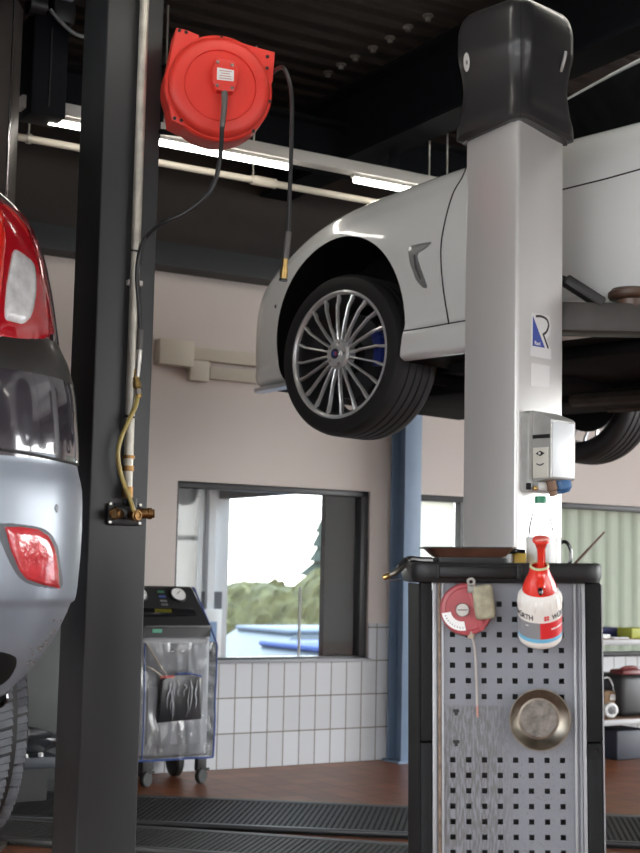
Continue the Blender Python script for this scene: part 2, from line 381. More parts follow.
# vestibule behind window 1: its far wall, its glazed side, its ceiling
M_ann = mat('annex_grey_paint', (.62, .64, .66), .7)
AB = 1.42
mb = MB().box((-1.46, AB+.05, .95), (3.28, .1, 1.9)).box((-3.1, AB/2+.08, .95), (.1, AB, 1.9))
o = mb.build('wall_annex', M_ann, smooth=False); o.matrix_world = ROOM; structure(o)
o = MB().box((-.22, AB-.011, .56), (.70, .02, .70)).build('trim_20', mat('annex_dark_panel', (.07, .08, .10), .5), smooth=False); o.matrix_world = ROOM; structure(o)
o = MB().box((-.055, AB-.03, 1.0), (.035, .05, 1.2)).box((.03, AB-.03, 1.0), (.05, .05, 1.2)).build('trim_21', mat('annex_white_bars', (.8, .82, .85), .5), smooth=False); o.matrix_world = ROOM; structure(o)
o = MB().box((-1.5, .8, 1.96), (3.6, 1.5, .1)).build('ceiling_annex', mat('annex_ceiling', (.8, .79, .74), .8), smooth=False); o.matrix_world = ROOM; structure(o)
o = MB().box((-1.5, .8, -.05), (3.6, 1.28, .1)).build('floor_annex', M_ann, smooth=False); o.matrix_world = ROOM; structure(o)
# glazed side of the vestibule (runs away from the wall) with its dark jamb
mb = MB().box((.14, .9, 1.71), (.08, 1.2, .40)).box((.14, .9, .2), (.08, 1.2, .4)).box((.225, .115, .95), (.24, .05, 1.9))
o = mb.build('trim_22', mat('dark_jamb', (.045, .048, .055), .5), smooth=False); o.matrix_world = ROOM; structure(o)
o = MB().box((.318, .08, 1.03), (.018, .02, .9)).build('trim_23', mat('jamb_strip', (.5, .5, .48), .5), smooth=False); o.matrix_world = ROOM; structure(o)
o = MB().box((.14, .42, .68), (.012, .012, .56)).build('trim_24', mat('white_glazing_bar', (.75, .75, .7), .5), smooth=False); o.matrix_world = ROOM; structure(o)
# poster
c = rp(.035, AB-.07, .63)
o = MB().box((0, 0, 0), (.14, .012, .34), bev=.003).box((.01, -.007, -.01), (.05, .004, .2), mi=1).build('poster', [M_paper, mat('poster_blue', (.25, .38, .62), .5)])
o.matrix_world = Matrix.Translation(c) @ Matrix.Rotation(B31, 4, 'Z'); tag(o, 'white poster with a blue upright mark behind the interior window', 'poster')

# outdoors beyond
m = mat('asphalt', (.12, .12, .115), .9, var=.2, vscale=2)
o = MB().box((0, 0, -1.0), (160, 160, .1)).build('ground', m, smooth=False); o.location = (0, 40, 0); structure(o)
m = mat('apron_concrete', (.42, .41, .39), .9, var=.1, vscale=1)
o = MB().box((1.1, -12.2, -.6), (80, 20, .8)).build('ground_apron', m, smooth=False)
o.matrix_world = ROOM @ Matrix.Translation((0, -10.2, 0)); structure(o)
o2 = MB().box((20.5, -3, -.6), (24, 16, .8)).build('ground_side', m, smooth=False); o2.matrix_world = ROOM @ Matrix.Translation((0, 0.8, 0)); structure(o2)

# =================================================================== OUTDOORS
from mathutils import noise as mnoise
def foliage(c, r, sq=1., seed=0, n=4, amp=.35):
    t = bmesh.new(); bmesh.ops.create_icosphere(t, subdivisions=n, radius=1)
    for v in t.verts:
        p = v.co.copy(); q = p*2.2+Vector((seed*3.1, seed*1.7, 0))
        k = 1+amp*mnoise.noise(q)+amp*.8*mnoise.noise(q*2.9)+amp*.7*mnoise.noise(q*7)
        v.co = Vector((p.x*r*k, p.y*r*k, p.z*r*sq*k))+Vector(c)
    return MB().add(t)
M_leafa = mat('olive_leaves', (.085, .083, .03), .8, var=.5, vscale=5)
M_leafb = mat('green_leaves', (.075, .10, .035), .8, var=.5, vscale=6)
M_leafc = mat('conifer_needles', (.022, .035, .026), .8, var=.5, vscale=8)
M_bark = mat('bark', (.09, .07, .05), .9, var=.4)
GZ = -.95
def tree(name, label, x, y, h, r, M, seed, conifer=False):
    t = thing(name, label, 'tree', (x, y, GZ), None)
    MB().cyl((0, 0, -.02), (0, 0, h*.6), .07, .04).build('trunk', M_bark, t)
    if conifer:
        mb = MB()
        for i in range(9):
            z = h*(.15+.85*i/9); rr = r*(1-i/9.5)
            pr = [(0, z+h*.16)]+[(rr*.45, z+h*.07), (rr, z-h*.04), (0, z)]
            mb.lathe(pr, seg=24)
        for v in mb.bm.verts:
            kk = mnoise.noise(v.co*5); v.co.x *= 1+.5*kk; v.co.y *= 1+.5*kk
        mb.build('crown', M, t)
    else:
        foliage((0, 0, h-r*.8), r, .85, seed).build('crown', M, t, smooth=False)
hg = MB()
NXh, NZh = 160, 26; gvh = []
for i in range(NXh+1):
    x = -7+14*i/NXh; row = []
    top = 1.85+.12*math.sin(x*1.1)+.16*mnoise.noise(Vector((x*1.3, 0, 0)))+(.22 if x > -.6 else 0)*min(1, (x+.6)*1.5 if x > -.6 else 0)
    for j in range(NZh+1):
        a_ = math.pi*j/NZh; p = Vector((x, -1.0*math.cos(a_)*.75, top*math.sin(a_)**.45 if 0 < j < NZh else 0))
        nz_ = mnoise.noise(p*3)*.12+mnoise.noise(p*8)*.08+mnoise.noise(p*19)*.05
        p += Vector((nz_*.6, -nz_, nz_ if 0 < j < NZh else 0)); row.append(hg.bm.verts.new(p))
    gvh.append(row)
for i in range(NXh):
    for j in range(NZh): hg.bm.faces.new((gvh[i][j], gvh[i+1][j], gvh[i+1][j+1], gvh[i][j+1]))
hg.bm.faces.new(gvh[0]); hg.bm.faces.new(gvh[-1][::-1])
o = hg.build('hedge', M_leafa, smooth=False); o.location = (0, 28, GZ); tag(o, 'long olive green hedge outside beyond the parked cars', 'hedge')
tree('conifer', 'dark conifer rising behind the hedge outside the window', .22, 36, 3.9, 1.0, M_leafc, 9, True)
def parked_car(label, u, v, col, name):
    M = ROOM @ Matrix.Translation((u, v, GZ))
    t = thing('parked_car', label, 'car', M, 'cars parked outside the window')
    body = [(-1.55, .30), (-1.5, .62), (-1.3, .76), (-.55, .92), (2.5, .95), (2.72, .80), (2.75, .35), (2.6, .25), (-1.4, .25)]
    X = Matrix(((1, 0, 0, 0), (0, 0, -1, 0), (0, 1, 0, 0), (0, 0, 0, 1)))
    MB().prism(body, -.85, .85, X, bev=.06).build('body', mat(name, col, .55, .0, spec=.2), t)
    MB().loft([[(-.62, s*.80, .915) if k == 0 else p for k, p in enumerate([(-.62, s*.8, .915), (.05, s*.64, 1.36), (1.7, s*.64, 1.38), (2.45, s*.78, .94)])] for s in (-1, 1)]).build('windows', mat('pale_car_glass', (.06, .08, .10), .3, spec=.3), t, smooth=False)
    MB().box((.9, 0, 1.385), (1.75, 1.22, .045), bev=.02).build('roof', MATS[name], t)
    for x in (-.85, 1.95):
        for s in (-1, 1):
            MB().lathe([(0, -.1), (.2, -.1), (.3, -.1), (.32, -.06), (.32, .06), (.3, .1), (.2, .1), (.18, .07), (0, .07)], Matrix.Translation((x, s*.78, .32)) @ Matrix.Rotation(-s*math.pi/2, 4, 'X'), 28).build('wheel', M_rubber, t)
parked_car('blue car parked nearest outside the interior window', 1.75, 3.3, (.02, .055, .20), 'blue_car_paint')
parked_car('pale silver blue car parked behind the blue one outside', 3.1, 6.3, (.10, .13, .18), 'pale_car_paint')

# =================================================================== CEILING THINGS
t = thing('light_rail', 'long white ceiling light rail with fluorescent tubes', 'ceiling light', rp(-.1, -1.3, 2.9) )
WM[t] = ROOM @ Matrix.Translation((-.1, -1.3, 2.9)); t.matrix_world = WM[t]
MB().box((.55, 0, .035), (5.4, .07, .055), bev=.006).build('rail', mat('rail_white', (.62, .60, .56), .5), t)
for a, c in ((-2.02, -.88), (-.52, .60), (.95, 2.05)):
    MB().box(((a+c)/2, 0, .002), (c-a+.03, .034, .02), bev=.004).build('batten', mat('rail_white'), t)
    MB().cyl((a, 0, -.018), (c, 0, -.018), .015).build('tube', M_tube, t)
for x in (-1.5, .30, 2.2):
    MB().cyl((x, 0, .06), (x, 0, .60), .004).build('suspension_rod', M_zinc, t)
# two more rails of the same kind light the bays nearer to the gates
for v_, lb in ((-3.2, 'light rail over the lifted white car'), (-7.2, 'light rail over the bay behind the viewer')):
    M = ROOM @ Matrix.Translation((-.1, v_, 3.15)); t = thing('light_rail', 'long white ceiling ' + lb, 'ceiling light', M)
    MB().box((.3, 0, .035), (6.4, .07, .055), bev=.006).build('rail', mat('rail_white'), t)
    for a, c in ((-2.6, -1.4), (-1.1, .1), (.5, 1.7), (2.1, 3.3)): MB().cyl((a, 0, -.015), (c, 0, -.015), .016).build('tube', M_tube, t)
    for x in (-2.4, 0, 3.): MB().cyl((x, 0, .06), (x, 0, .45), .004).build('suspension_rod', M_zinc, t)
# beige conduit under the rail
p0, p1 = hit(15, 132, W0-V*1.1, V), hit(370, 205, W0-V*1.1, V)
d = (p1-p0).normalized(); dm = Vector((d.x, d.y, 0)).normalized(); zc = (p0.z+p1.z)/2
a_, b_ = p0-dm*.25, p1+dm*2.4; a_.z = b_.z = zc
t = thing('conduit_pipe', 'thin beige conduit pipe hung below the light rail', 'pipe', (a_+b_)/2)
MB().cyl(a_, b_, .016).build('pipe', M_beige, t, world=True)
q = hit(264, 181, W0-V*1.1, V); q.z = zc
MB().cyl(q-dm*.06, q+dm*.06, .023).build('coupling', M_beige, t, world=True)
for px in (253, 27):
    q = hit(px, 178, W0-V*1.1, V); q.z = zc
    mb = MB().lathe([(.016, -.01), (.022, -.01), (.022, .01), (.016, .01)], frame(q, dm)).cyl(q+Z*.018, (q.x, q.y, 3.5), .004)
    mb.build('hanger', M_zinc, t, world=True)
# thin rods hanging from the ceiling right of the rail
for px, y0, y1, lb in ((429, 150, 186, 'left of two thin rods hanging above the white car bonnet'), (447, 128, 176, 'right of two thin rods hanging above the white car bonnet')):
    p = at(px, y1, 6.6); o = MB().cyl(p, (p.x, p.y, 3.5), .0045).build('hanging_rod', M_zinc); origin_to(o, Vector((p.x, p.y, 3.5))); tag(o, lb, 'rod', 'hanging rods')
# bolt heads in a row on the ceiling
bl = [(328, 72), (341, 64), (355, 56), (373, 47), (390, 37), (408, 26), (428, 15)]
for i, (x, y) in enumerate(bl):
    p = hit(x, y, (0, 0, 3.5), Z)
    o = MB().lathe([(0, .0), (.024, 0), (.024, -.008), (.012, -.010), (.012, -.026), (0, -.026)], seg=12).build('ceiling_bolt', mat('dull_bolt', (.22, .20, .18), .6, .3)); o.location = p
    tag(o, 'grey bolt head under the ceiling, ' + ['first and lowest of the row', 'second from the low end of the row', 'third from the low end of the row', 'middle one of the row', 'third from the black post cap end', 'second from the black post cap end', 'nearest the black post cap'][i], 'bolt', 'bolt heads in a row on the ceiling')
o = MB().box((0, 0, 0), (.05, .05, .16), bev=.004).build('beam_bracket', M_beam); o.location = at(394, 137, 6.75); o.location.z = 3.03; tag(o, 'short dark bracket hanging under the cross beam', 'bracket')
# black cabinet hung at top left with cable loop
cU = at(44, 70, 5.6); M = Matrix.Translation(cU) @ Matrix.Rotation(B31, 4, 'Z')
t = thing('ceiling_unit', 'black box shaped unit hanging from the ceiling at upper left', 'ceiling unit', M)
MB().box((0, 0, 0), (.15, .15, .43), bev=.008).build('housing', mat('black_sheet', (.006, .007, .010), .6, spec=.15, var=.2), t)
MB().box((-.0, -.077, -.01), (.005, .01, .33)).build('seam', M_black, t)
MB().box((0, 0, .46), (.05, .05, .56)).build('hanger', M_beam, t)
MB().box((.05, -.03, .235), (.10, .12, .10), bev=.02).cyl((-.03, -.06, .24), (-.10, -.06, .24), .045).build('motor', M_black, t)
MB().box((.045, -.06, .315), (.09, .08, .06), bev=.015).build('junction_box', mat('pale_blue_plastic', (.42, .47, .58), .4), t)
MB().box((-.075, -.06, .31), (.05, .06, .06), bev=.006).build('grey_box', mat('grey_plastic', (.35, .35, .33), .5), t)
MB().tube([(-.02, -.1, .22), (.03, -.11, .17), (.09, -.115, .135), (.14, -.115, .14), (.165, -.11, .185), (.16, -.08, .24)], .008).build('cable', mat('grey_cable', (.30, .30, .29), .5), t)

# =================================================================== WALL THINGS
t = thing('cable_trunking', 'beige cable trunking with box on the back wall', 'cable trunking', ROOM @ Matrix.Translation((-.9, -.001, 2.15)))
MB().box((-.03, -.035, .035), (.20, .07, .135), bev=.004).build('junction_box', M_beige, t)
MB().box((.70, -.025, .045), (1.26, .05, .07), bev=.004).build('duct', M_beige, t)
MB().box((.12, -.022, -.045), (.115, .044, .11), bev=.004).build('duct', M_beige, t)
MB().box((.755, -.022, -.05), (1.15, .044, .065), bev=.004).build('duct', M_beige, t)

# blue grey steel column at the back wall
t = thing('steel_column', 'blue grey steel column standing at the back wall behind the cart', 'column', ROOM @ Matrix.Translation((.525, -.10, 0)))
mb = MB()
mb.box((.0, -.065, 1.30), (.115, .012, 2.58), bev=.002).box((0, .065, 1.30), (.115, .012, 2.58)).box((0, 0, 1.30), (.010, .13, 2.58))
mb.build('shaft', M_blue, t)
MB().box((0, 0, .006), (.16, .17, .012)).build('base_plate', M_blue, t)

# =================================================================== WHITE CAR ON THE LIFT
CO = at(337, 354, 5.70)                      # outer face of the near front wheel
CAR = Matrix(((ES.x, EW.x, 0, CO.x), (ES.y, EW.y, 0, CO.y), (0, 0, 1, 0), (0, 0, 0, 1)))   # x to the rear, y across, z height
t = thing('white_car', 'white coupe raised high on the lift behind the grey post', 'car', CAR @ Matrix.Translation((1.4, .92, 1.6)))
CARB = CAR
WC = .915; HC = CO.z
SK = [-.80, -.78, -.72, -.62, -.50, -.40, -.24, 0, .34, .69, 1.2, 2.4, 3.0, 3.5, 3.68, 3.74]
HB = [.32, .52, .715, .825, .875, .890, .900, .910, .915, .915, .915, .915, .91, .84, .74, .60]     # half width
SH = [2.14, 2.18, 2.23, 2.33, 2.405, 2.455, 2.53, 2.585, 2.622, 2.645, 2.645, 2.645, 2.65, 2.65, 2.60, 2.50]  # shoulder
CT = [2.15, 2.22, 2.30, 2.40, 2.46, 2.51, 2.57, 2.625, 2.66, 2.68, 2.675, 2.675, 2.68, 2.68, 2.63, 2.53]  # centre top
BT = [1.95, 1.92, 1.88, 1.865, 1.86, 1.86, 1.87, 1.88, 1.885, 1.885, 1.885, 1.885, 1.89, 1.93, 1.97, 2.05]  # bottom
def section(s):
    b = pchip(SK, HB, s); hs = pchip(SK, SH, s); hc = pchip(SK, CT, s); hb = pchip(SK, BT, s)
    def zz(f): return hb+(hs-hb)*f
    sk = 1/(1+math.exp(-(s-.40)*40))*1/(1+math.exp((s-2.45)*40))        # side skirt zone between the wheels
    prof = [(0, hb), (b*.5, hb), (b-.10, hb), (b-.03, hb+.008), (b-.008, hb+.03), (b-.002+.004*sk, zz(.12)), (b-.004-.004*sk, zz(.155)), (b-.004-.020*sk, zz(.185)),
            (b-.002-.016*sk, zz(.26)), (b, zz(.42)), (b-.001, zz(.58)), (b-.006, zz(.72)), (b-.016, zz(.815)), (b-.024, zz(.85)), (b-.036, zz(.885)), (b-.055, zz(.935)), (b-.085, zz(.975)), (b-.14, hs), (b*.72, hs+(hc-hs)*.55), (b*.4, hs+(hc-hs)*.9), (0, hc)]
    return prof
def car_rings():
    rings = []; S = sorted(set([round(x, 3) for x in np.concatenate([np.linspace(-.80, -.4, 17), np.linspace(-.4, .8, 25), np.linspace(.8, 3.4, 27), np.linspace(3.4, 3.74, 9)])]))
    for s in S:
        p = section(s)
        # refine with catmull
        q = catmull([Vector((a, h, 0)) for a, h in p], 3)
        rings.append([Vector((s, WC-v.x, v.y)) for v in q] + [Vector((s, WC+v.x, v.y)) for v in q[-2:0:-1]])
    return rings, len(q)
rings, nq = car_rings()
nr = len(rings[0])
def cmi(i, k):
    kk = k if k < nq-1 else nr-1-k
    return 1 if kk < 7 else 0
mb = MB().loft(rings, mi=cmi)
bmesh.ops.recalc_face_normals(mb.bm, faces=mb.bm.faces); mb.bm.transform(CAR)
body = mb.build('body', [M_white, M_under], t, world=True, angle=50)
# wheel arches cut out of the solid body
cut = MB()
ACX, ACZ, AR = -.018, 2.048, .392
for s0 in (ACX, 2.81):
    for y0, y1 in ((-.1, .36), (1.83-.36, 1.93)):
        cut.cyl(CAR @ Vector((s0, y0, ACZ)), CAR @ Vector((s0, y1, ACZ)), AR, seg=64, mi=1)
co = cut.build('cutter', [M_white, M_under], None)
co.data.transform(WM[t].inverted()); co.parent = t
bm_ = body.modifiers.new('b', 'BOOLEAN'); bm_.operation = 'DIFFERENCE'; bm_.object = co; bm_.solver = 'EXACT'
dg = bpy.context.evaluated_depsgraph_get(); dg.update()
me = bpy.data.meshes.new_from_object(body.evaluated_get(dg)); body.modifiers.clear(); body.data = me; bpy.data.objects.remove(co)
for p in me.polygons: p.use_smooth = True
me.set_sharp_from_angle(angle=R_(40))
CB = bvh_of(body)
M_gap = mat('shut_line', (.02, .02, .02), .7)
# shut lines, vent, skirts on the near side
drape_line([(467, 166), (462, 178), (453, 194), (445, 222), (441, 250), (443, 285), (448, 318), (449, 324)], CB, .0035).build('door_gap', M_gap, t, world=True)
drape_line([(404, 331), (430, 327), (449, 323.5), (470, 320)], CB, .0032).build('skirt_gap', M_gap, t, world=True)
m_v = mat('vent_silver', (.52, .54, .55), .3, .7)
v = drape([(407, 249), (410, 244.5), (420, 242.5), (433, 240), (433.5, 242), (428, 247), (419, 252.5), (418.5, 257), (422, 270), (429, 289), (428.5, 292.5), (424, 292), (416, 283), (409, 263)], CB, .007, rings=4, smoothp=False, center=(414.0, 256)).build('fender_vent', m_v, t, world=True)
drape([(411.5, 251), (414.5, 249), (415, 256), (418, 269), (423.5, 286), (421, 285), (414, 271)], CB, .0085, rings=3, smoothp=False, center=(415.5, 264)).build('vent_opening', mat('vent_shadow_mesh', (.12, .12, .12), .5), v, world=True)
# headlamp, front reflector, tow cap
h = drape([(279, 262), (284, 255.5), (290, 250.5), (293, 251.5), (287, 258), (281, 266)], CB, .004, rings=3, smoothp=False, sub=2).build('headlamp', mat('headlamp_clear', (.55, .56, .57), .08, .4, coat=1.), t, world=True)
drape([(281, 262), (283, 260), (284, 261), (282, 264)], CB, .006, rings=2, sub=2).build('turn_signal', mat('amber_lens', (.65, .35, .08), .2), h, world=True)
drape([(274.2, 305), (276.5, 304), (276.5, 308), (274.5, 308.5)], CB, .004, rings=2).build('sensor', M_gap, t, world=True)
drape_line([(552, 192), (567, 188.5), (585, 184), (605, 179), (625, 173.5), (645, 168)], CB, .003).build('belt_gap', M_gap, t, world=True)
# silver front splitter below the bumper corner
mb = MB()
pts = []
for s in np.linspace(-.70, -.30, 14):
    b = pchip(SK, HB, s); pts.append(Vector((s, WC-b+.01, pchip(SK, BT, s)-.006)))
mb.loft([[p+Vector((0, -.015, 0)), p+Vector((0, .05, 0)), p+Vector((0, .05, -.016)), p+Vector((0, -.012, -.016))] for p in pts])
mb.bm.transform(CAR); mb.build('front_splitter', m_v, t, world=True)
# underside: floor tray, pipes, sills
mb = MB().box((1.45, WC, 1.86), (2.0, 1.5, .05), bev=.02).box((.35, WC, 1.84), (.9, .9, .07), bev=.02).box((1.6, WC, 1.81), (2.4, .25, .08), bev=.03)
mb.box((-.35, WC, 1.86), (.55, 1.1, .04), bev=.01)
mb.bm.transform(CAR); ub = mb.build('underbody', M_under, t, world=True)
mb = MB().tube([(.6, .8, 1.79), (1.2, .78, 1.775), (2.0, .84, 1.78), (3.2, .8, 1.80)], .035).tube([(.6, 1.05, 1.79), (1.2, 1.03, 1.775), (2.0, .99, 1.78), (3.2, 1.05, 1.80)], .035)
mb.bm.transform(CAR); mb.build('exhaust_pipe', mat('dark_exhaust', (.10, .085, .075), .45, .7, var=.4), ub, world=True)
for s0 in (.03, 2.8):   # suspension arms reaching to the wheels
    for yy in (0, 1):
        sg = 1 if yy == 0 else -1
        mb = MB().tube([(s0+.05, .20 if yy == 0 else 1.63, HC), (s0+.12, .32 if yy == 0 else 1.51, HC-.06), (s0+.2, .62 if yy == 0 else 1.21, 1.86)], .03).tube([(s0, .2 if yy == 0 else 1.63, HC+.02), (s0+.02, .28 if yy == 0 else 1.55, HC+.20)], .04)
        mb.bm.transform(CAR); mb.build('suspension_arm', M_under, t, world=True)
# greenhouse (dark glass, black pillars)
GS = [.62, .95, 1.3, 1.62, 1.95, 2.4, 2.8, 3.1, 3.3]
GT = [2.69, 2.81, 2.925, 2.995, 3.025, 3.015, 2.97, 2.86, 2.72]
gr = []
for s in np.linspace(.62, 3.3, 30):
    tp = pchip(GS, GT, s); f = (tp-2.64)/.42; bw = .83-.02*abs(s-1.9); tw = bw-.22*f
    half = [(bw, 2.62), (bw-.10*f, 2.64+(tp-2.64)*.5), (tw+.04, 2.64+(tp-2.64)*.87), (tw, 2.64+(tp-2.64)*.96), (tw*.6, tp), (0, tp+.01)]
    gr.append([Vector((s, WC-a, z)) for a, z in half]+[Vector((s, WC+a, z)) for a, z in half[-2::-1]])
mb = MB().loft(gr); mb.bm.transform(CAR); mb.build('greenhouse', M_darkglass, t, world=True)
pl = []
for s in np.linspace(.70, 1.95, 16):
    tp = pchip(GS, GT, s); f = (tp-2.64)/.42; bw = .83-.02*abs(s-1.9); tw = bw-.22*f
    pl.append(Vector((s, WC-tw-.008, 2.64+(tp-2.64)*.965)))
mb = MB().tube(pl, .008, smooth=0); mb.bm.transform(CAR); mb.build('roof_strip', mat('bright_trim', (.75, .75, .76), .3, .3), t, world=True)
# door handle and mirror of the near side (behind the post)
mb = MB().box((1.72, .0, 2.44), (.22, .04, .03), bev=.01); mb.bm.transform(CAR); mb.build('door_handle', M_white, t, world=True)

def wheel(s0, side):
    # wheel frame: x' radial, z' outward
    out = Vector((0, -1, 0)) if side == 0 else Vector((0, 1, 0))
    if s0 < 1: out = Matrix.Rotation(R_(2.8), 3, 'Z') @ out      # front wheels turned a touch
    y0 = .012 if side == 0 else 1.83-.012
    M = CAR @ frame((s0, y0, HC), out, (1, 0, 0))
    w = MB().lathe([(.258, -.008), (.268, .0), (.267, .006), (.259, .008), (.2515, .0), (.250, -.012), (.256, -.012)], M, 72)
    wo = w.build('wheel', mat('alloy_silver'), t, world=True)
    MB().lathe([(.250, -.010), (.248, -.03), (.235, -.12), (.245, -.215), (.262, -.228), (.262, -.215), (.24, -.205), (.228, -.12), (.240, -.02), (.246, -.010), (.250, -.010)], M, 72).build('rim_barrel', mat('dark_barrel', (.06, .06, .065), .4, .6), wo, world=True)
    ty = [(.262, .0), (.272, .008), (.300, .010), (.322, .004), (.333, -.012), (.3375, -.032)]
    for g in (-.060, -.105, -.145, -.188): ty += [(.3385, g+.006), (.332, g+.004), (.332, g-.004), (.3385, g-.006)]
    ty += [(.337, -.215), (.332, -.235), (.318, -.25), (.295, -.255), (.27, -.245), (.26, -.225), (.255, -.12), (.255, -.01)]
    MB().lathe(ty+[ty[0]], M, 96).build('tyre', M_rubber, wo, world=True)
    # brake disc with hub behind
    MB().lathe([(0, -.05), (.07, -.05), (.075, -.075), (.175, -.078), (.178, -.10), (.08, -.10), (.078, -.16), (0, -.16)], M, 48).build('brake_disc', mat('dark_disc', (.05, .05, .055), .4, .8), wo, world=True)
    mb = MB()
    for a in np.linspace(-.32, .32, 6): mb.box((.165*math.cos(a+.1), .165*math.sin(a+.1), -.075), (.045, .04, .055), Matrix.Identity(4), bev=.01)
    mb.bm.transform(M); mb.build('brake_caliper', mat('blue_caliper', (.02, .035, .20), .35), wo, world=True)
    # hub
    MB().lathe([(0, .022), (.030, .022), (.033, .019), (.054, .015), (.062, .006), (.064, -.03), (0, -.03)], M, 48).build('hub', M_alloy, wo, world=True)
    cp = MB().lathe([(0, .026), (.018, .026), (.021, .0225), (.0, .0215)], M, 32); 
    cpo = cp.build('hub_cap', [mat('badge_dark', (.05, .06, .12), .25), M_chrome], wo, world=True)
    mb = MB().lathe([(.018, .0262), (.0215, .0262), (.0215, .0225), (.018, .0225)], M, 32); mb.build('cap_ring', M_chrome, wo, world=True)
    mb = MB().box((-.006, .001, .0265), (.010, .016, .002)).box((.006, 0, .0265), (.009, .016, .002), mi=1); mb.bm.transform(M)
    mb.build('cap_emblem', [mat('badge_blue', (.05, .10, .45), .3), mat('badge_red', (.55, .08, .08), .3)], wo, world=True)
    for k in range(20):
        a = 2*math.pi*k/20+.06; Rk = M @ Matrix.Rotation(a, 4, 'Z')
        rr = []
        for r, z, w_, dy, d_ in ((.050, .004, .0048, 0, .03), (.075, .010, .0045, 0, .022), (.12, .012, .0040, .002, .018), (.17, .010, .0042, .003, .018), (.205, .008, .0046, .004, .018), (.226, .005, .0056, .000, .02), (.252, .002, .0058, -.002, .02)):
            rr.append([Vector((r, dy-w_, z-d_)), Vector((r, dy-w_*.9, z-.003)), Vector((r, dy, z)), Vector((r, dy+w_*.9, z-.003)), Vector((r, dy+w_, z-d_))])
        mb = MB().loft(rr); mb.bm.transform(Rk); mb.build('spoke', M_alloy, wo, world=True)
    for k in range(5):
        a = 2*math.pi*k/5; mb = MB().lathe([(0, .012), (.006, .012), (.007, .002), (0, .002)], Matrix.Translation((.043*math.cos(a), .043*math.sin(a), .006)), 6); mb.bm.transform(M); mb.build('wheel_bolt', M_steel, wo, world=True)
wheel(0, 0); wheel(0, 1); wheel(2.81, 0); wheel(2.81, 1)

# =================================================================== SILVER CAR AT THE LEFT (rear right corner towards us)
HD = Vector((-math.sin(B31), math.cos(B31), 0)); RT = Vector((math.cos(B31), math.sin(B31), 0))
base = at(82, 540, 3.62) - RT*.02; base.z = 0
CAR2 = Matrix(((RT.x, HD.x, 0, base.x), (RT.y, HD.y, 0, base.y), (0, 0, 1, 0), (0, 0, 0, 1)))   # x to the car's right, y forwards
t2 = thing('silver_car', 'dark grey car with silver rear bumper and red tail light at the left edge', 'car', CAR2 @ Matrix.Translation((-.85, 1.5, .32)))
PL = [(-.86, -.16), (-.62, -.155), (-.42, -.135), (-.28, -.10), (-.17, -.04), (-.09, .05), (-.035, .17), (-.008, .32), (0, .55), (0, 1.3), (0, 2.1), (-.03, 2.6), (-.16, 2.9), (-.45, 3.02), (-.86, 3.05)]
PLs = catmull([Vector((a, b, 0)) for a, b in PL], 4)
SIL = [(100, -60), (150, -30), (185, -5), (195, 5), (212, 24), (230, 36), (250, 44), (268, 48.5), (290, 52.5), (310, 55.5), (330, 58), (345, 60), (352, 63), (362, 68), (375, 71.5), (385, 74), (400, 76), (430, 78), (455, 79), (462, 78.5), (466, 77.2), (472, 78.3), (482, 80.6), (490, 82.0), (505, 82.4), (530, 82), (555, 80.5), (575, 78.5), (588, 77.2), (596, 75.8), (600, 74.5), (603, 70.5), (608, 68.5), (615, 65.5), (630, 58), (645, 49), (660, 38), (675, 25), (685, 14), (694, 4)]
def ring2(z, ins): return [Vector(((p.x+.86)*(.86-ins)/.86-.86, p.y+ins*.55*(1 if p.y < 1.5 else -1), z)) for p in PLs]
def maxpx(z, ins):
    best = -1e9
    for p in ring2(z, ins)[:34]:
        w = CAR2 @ p; v = w-Cc; dd = v.dot(_f); best = max(best, 320+F*v.dot(_r)/dd)
    return best
rings = []
for y, px in SIL[::-1]:
    z = CH+(566.5-y)/1400*3.66
    lo, hi = -.25, .7
    for _ in range(40):
        m_ = (lo+hi)/2
        if maxpx(z, m_) > px: lo = m_
        else: hi = m_
    r = ring2(z, lo); rings.append(r+[Vector((-1.72-p.x, p.y, p.z)) for p in r[-2:0:-1]])
zt = rings[-1][0].z
for dz, ins in ((.10, .36), (.18, .42), (.23, .48), (.25, .60)):
    r = ring2(zt+dz, ins); rings.append(r+[Vector((-1.72-p.x, p.y, p.z)) for p in r[-2:0:-1]])
zb = CH+(566.5-467)/1400*3.66; zs0 = CH+(566.5-381)/1400*3.66; zs1 = CH+(566.5-346)/1400*3.66
def mi2(i, k):
    z = (rings[i][0].z+rings[i+1][0].z)/2
    return 1 if z < zb else (2 if zs0 < z < zs1 else (3 if z > zt-.05 else 0))
M_carpaint = mat('dark_metallic_paint', (.050, .045, .055), .12, .2, coat=1.)
M_bumper = mat('silver_bumper_paint', (.235, .265, .31), .32, .25, var=.08, vscale=5)
mb = MB().loft(rings, mi=mi2); mb.bm.transform(CAR2)
b2 = mb.build('body', [M_carpaint, M_bumper, mat('dark_trim', (.02, .017, .015), .35, coat=.15), M_darkglass], t2, world=True, angle=60)
B2 = bvh_of(b2)
M_lens = mat('red_lens', (.42, .008, .016), .12, coat=1.)
n, l, b = nodes_of(M_lens); b.inputs['Subsurface Weight'].default_value = .0
tl = drape([(-40, 188), (-12, 191), (0, 194), (11, 199), (23, 208), (35, 225), (43.5, 247), (50, 275), (55, 308), (59, 341), (30, 342), (0, 339), (-40, 337)], B2, .010, rings=8, smoothp=False, sub=4, center=(5, 272)).build('tail_light', M_lens, t2, world=True)
drape([(10, 250), (14, 246), (25, 253), (33, 262), (36, 280), (35, 305), (31, 320), (23, 329), (10, 327), (2, 321), (4, 285)], B2, .020, rings=6, smoothp=True).build('reversing_lens', mat('clear_lens', (.66, .66, .66), .15, coat=1., bump=.9, bscale=45, var=.25, vscale=30), tl, world=True)
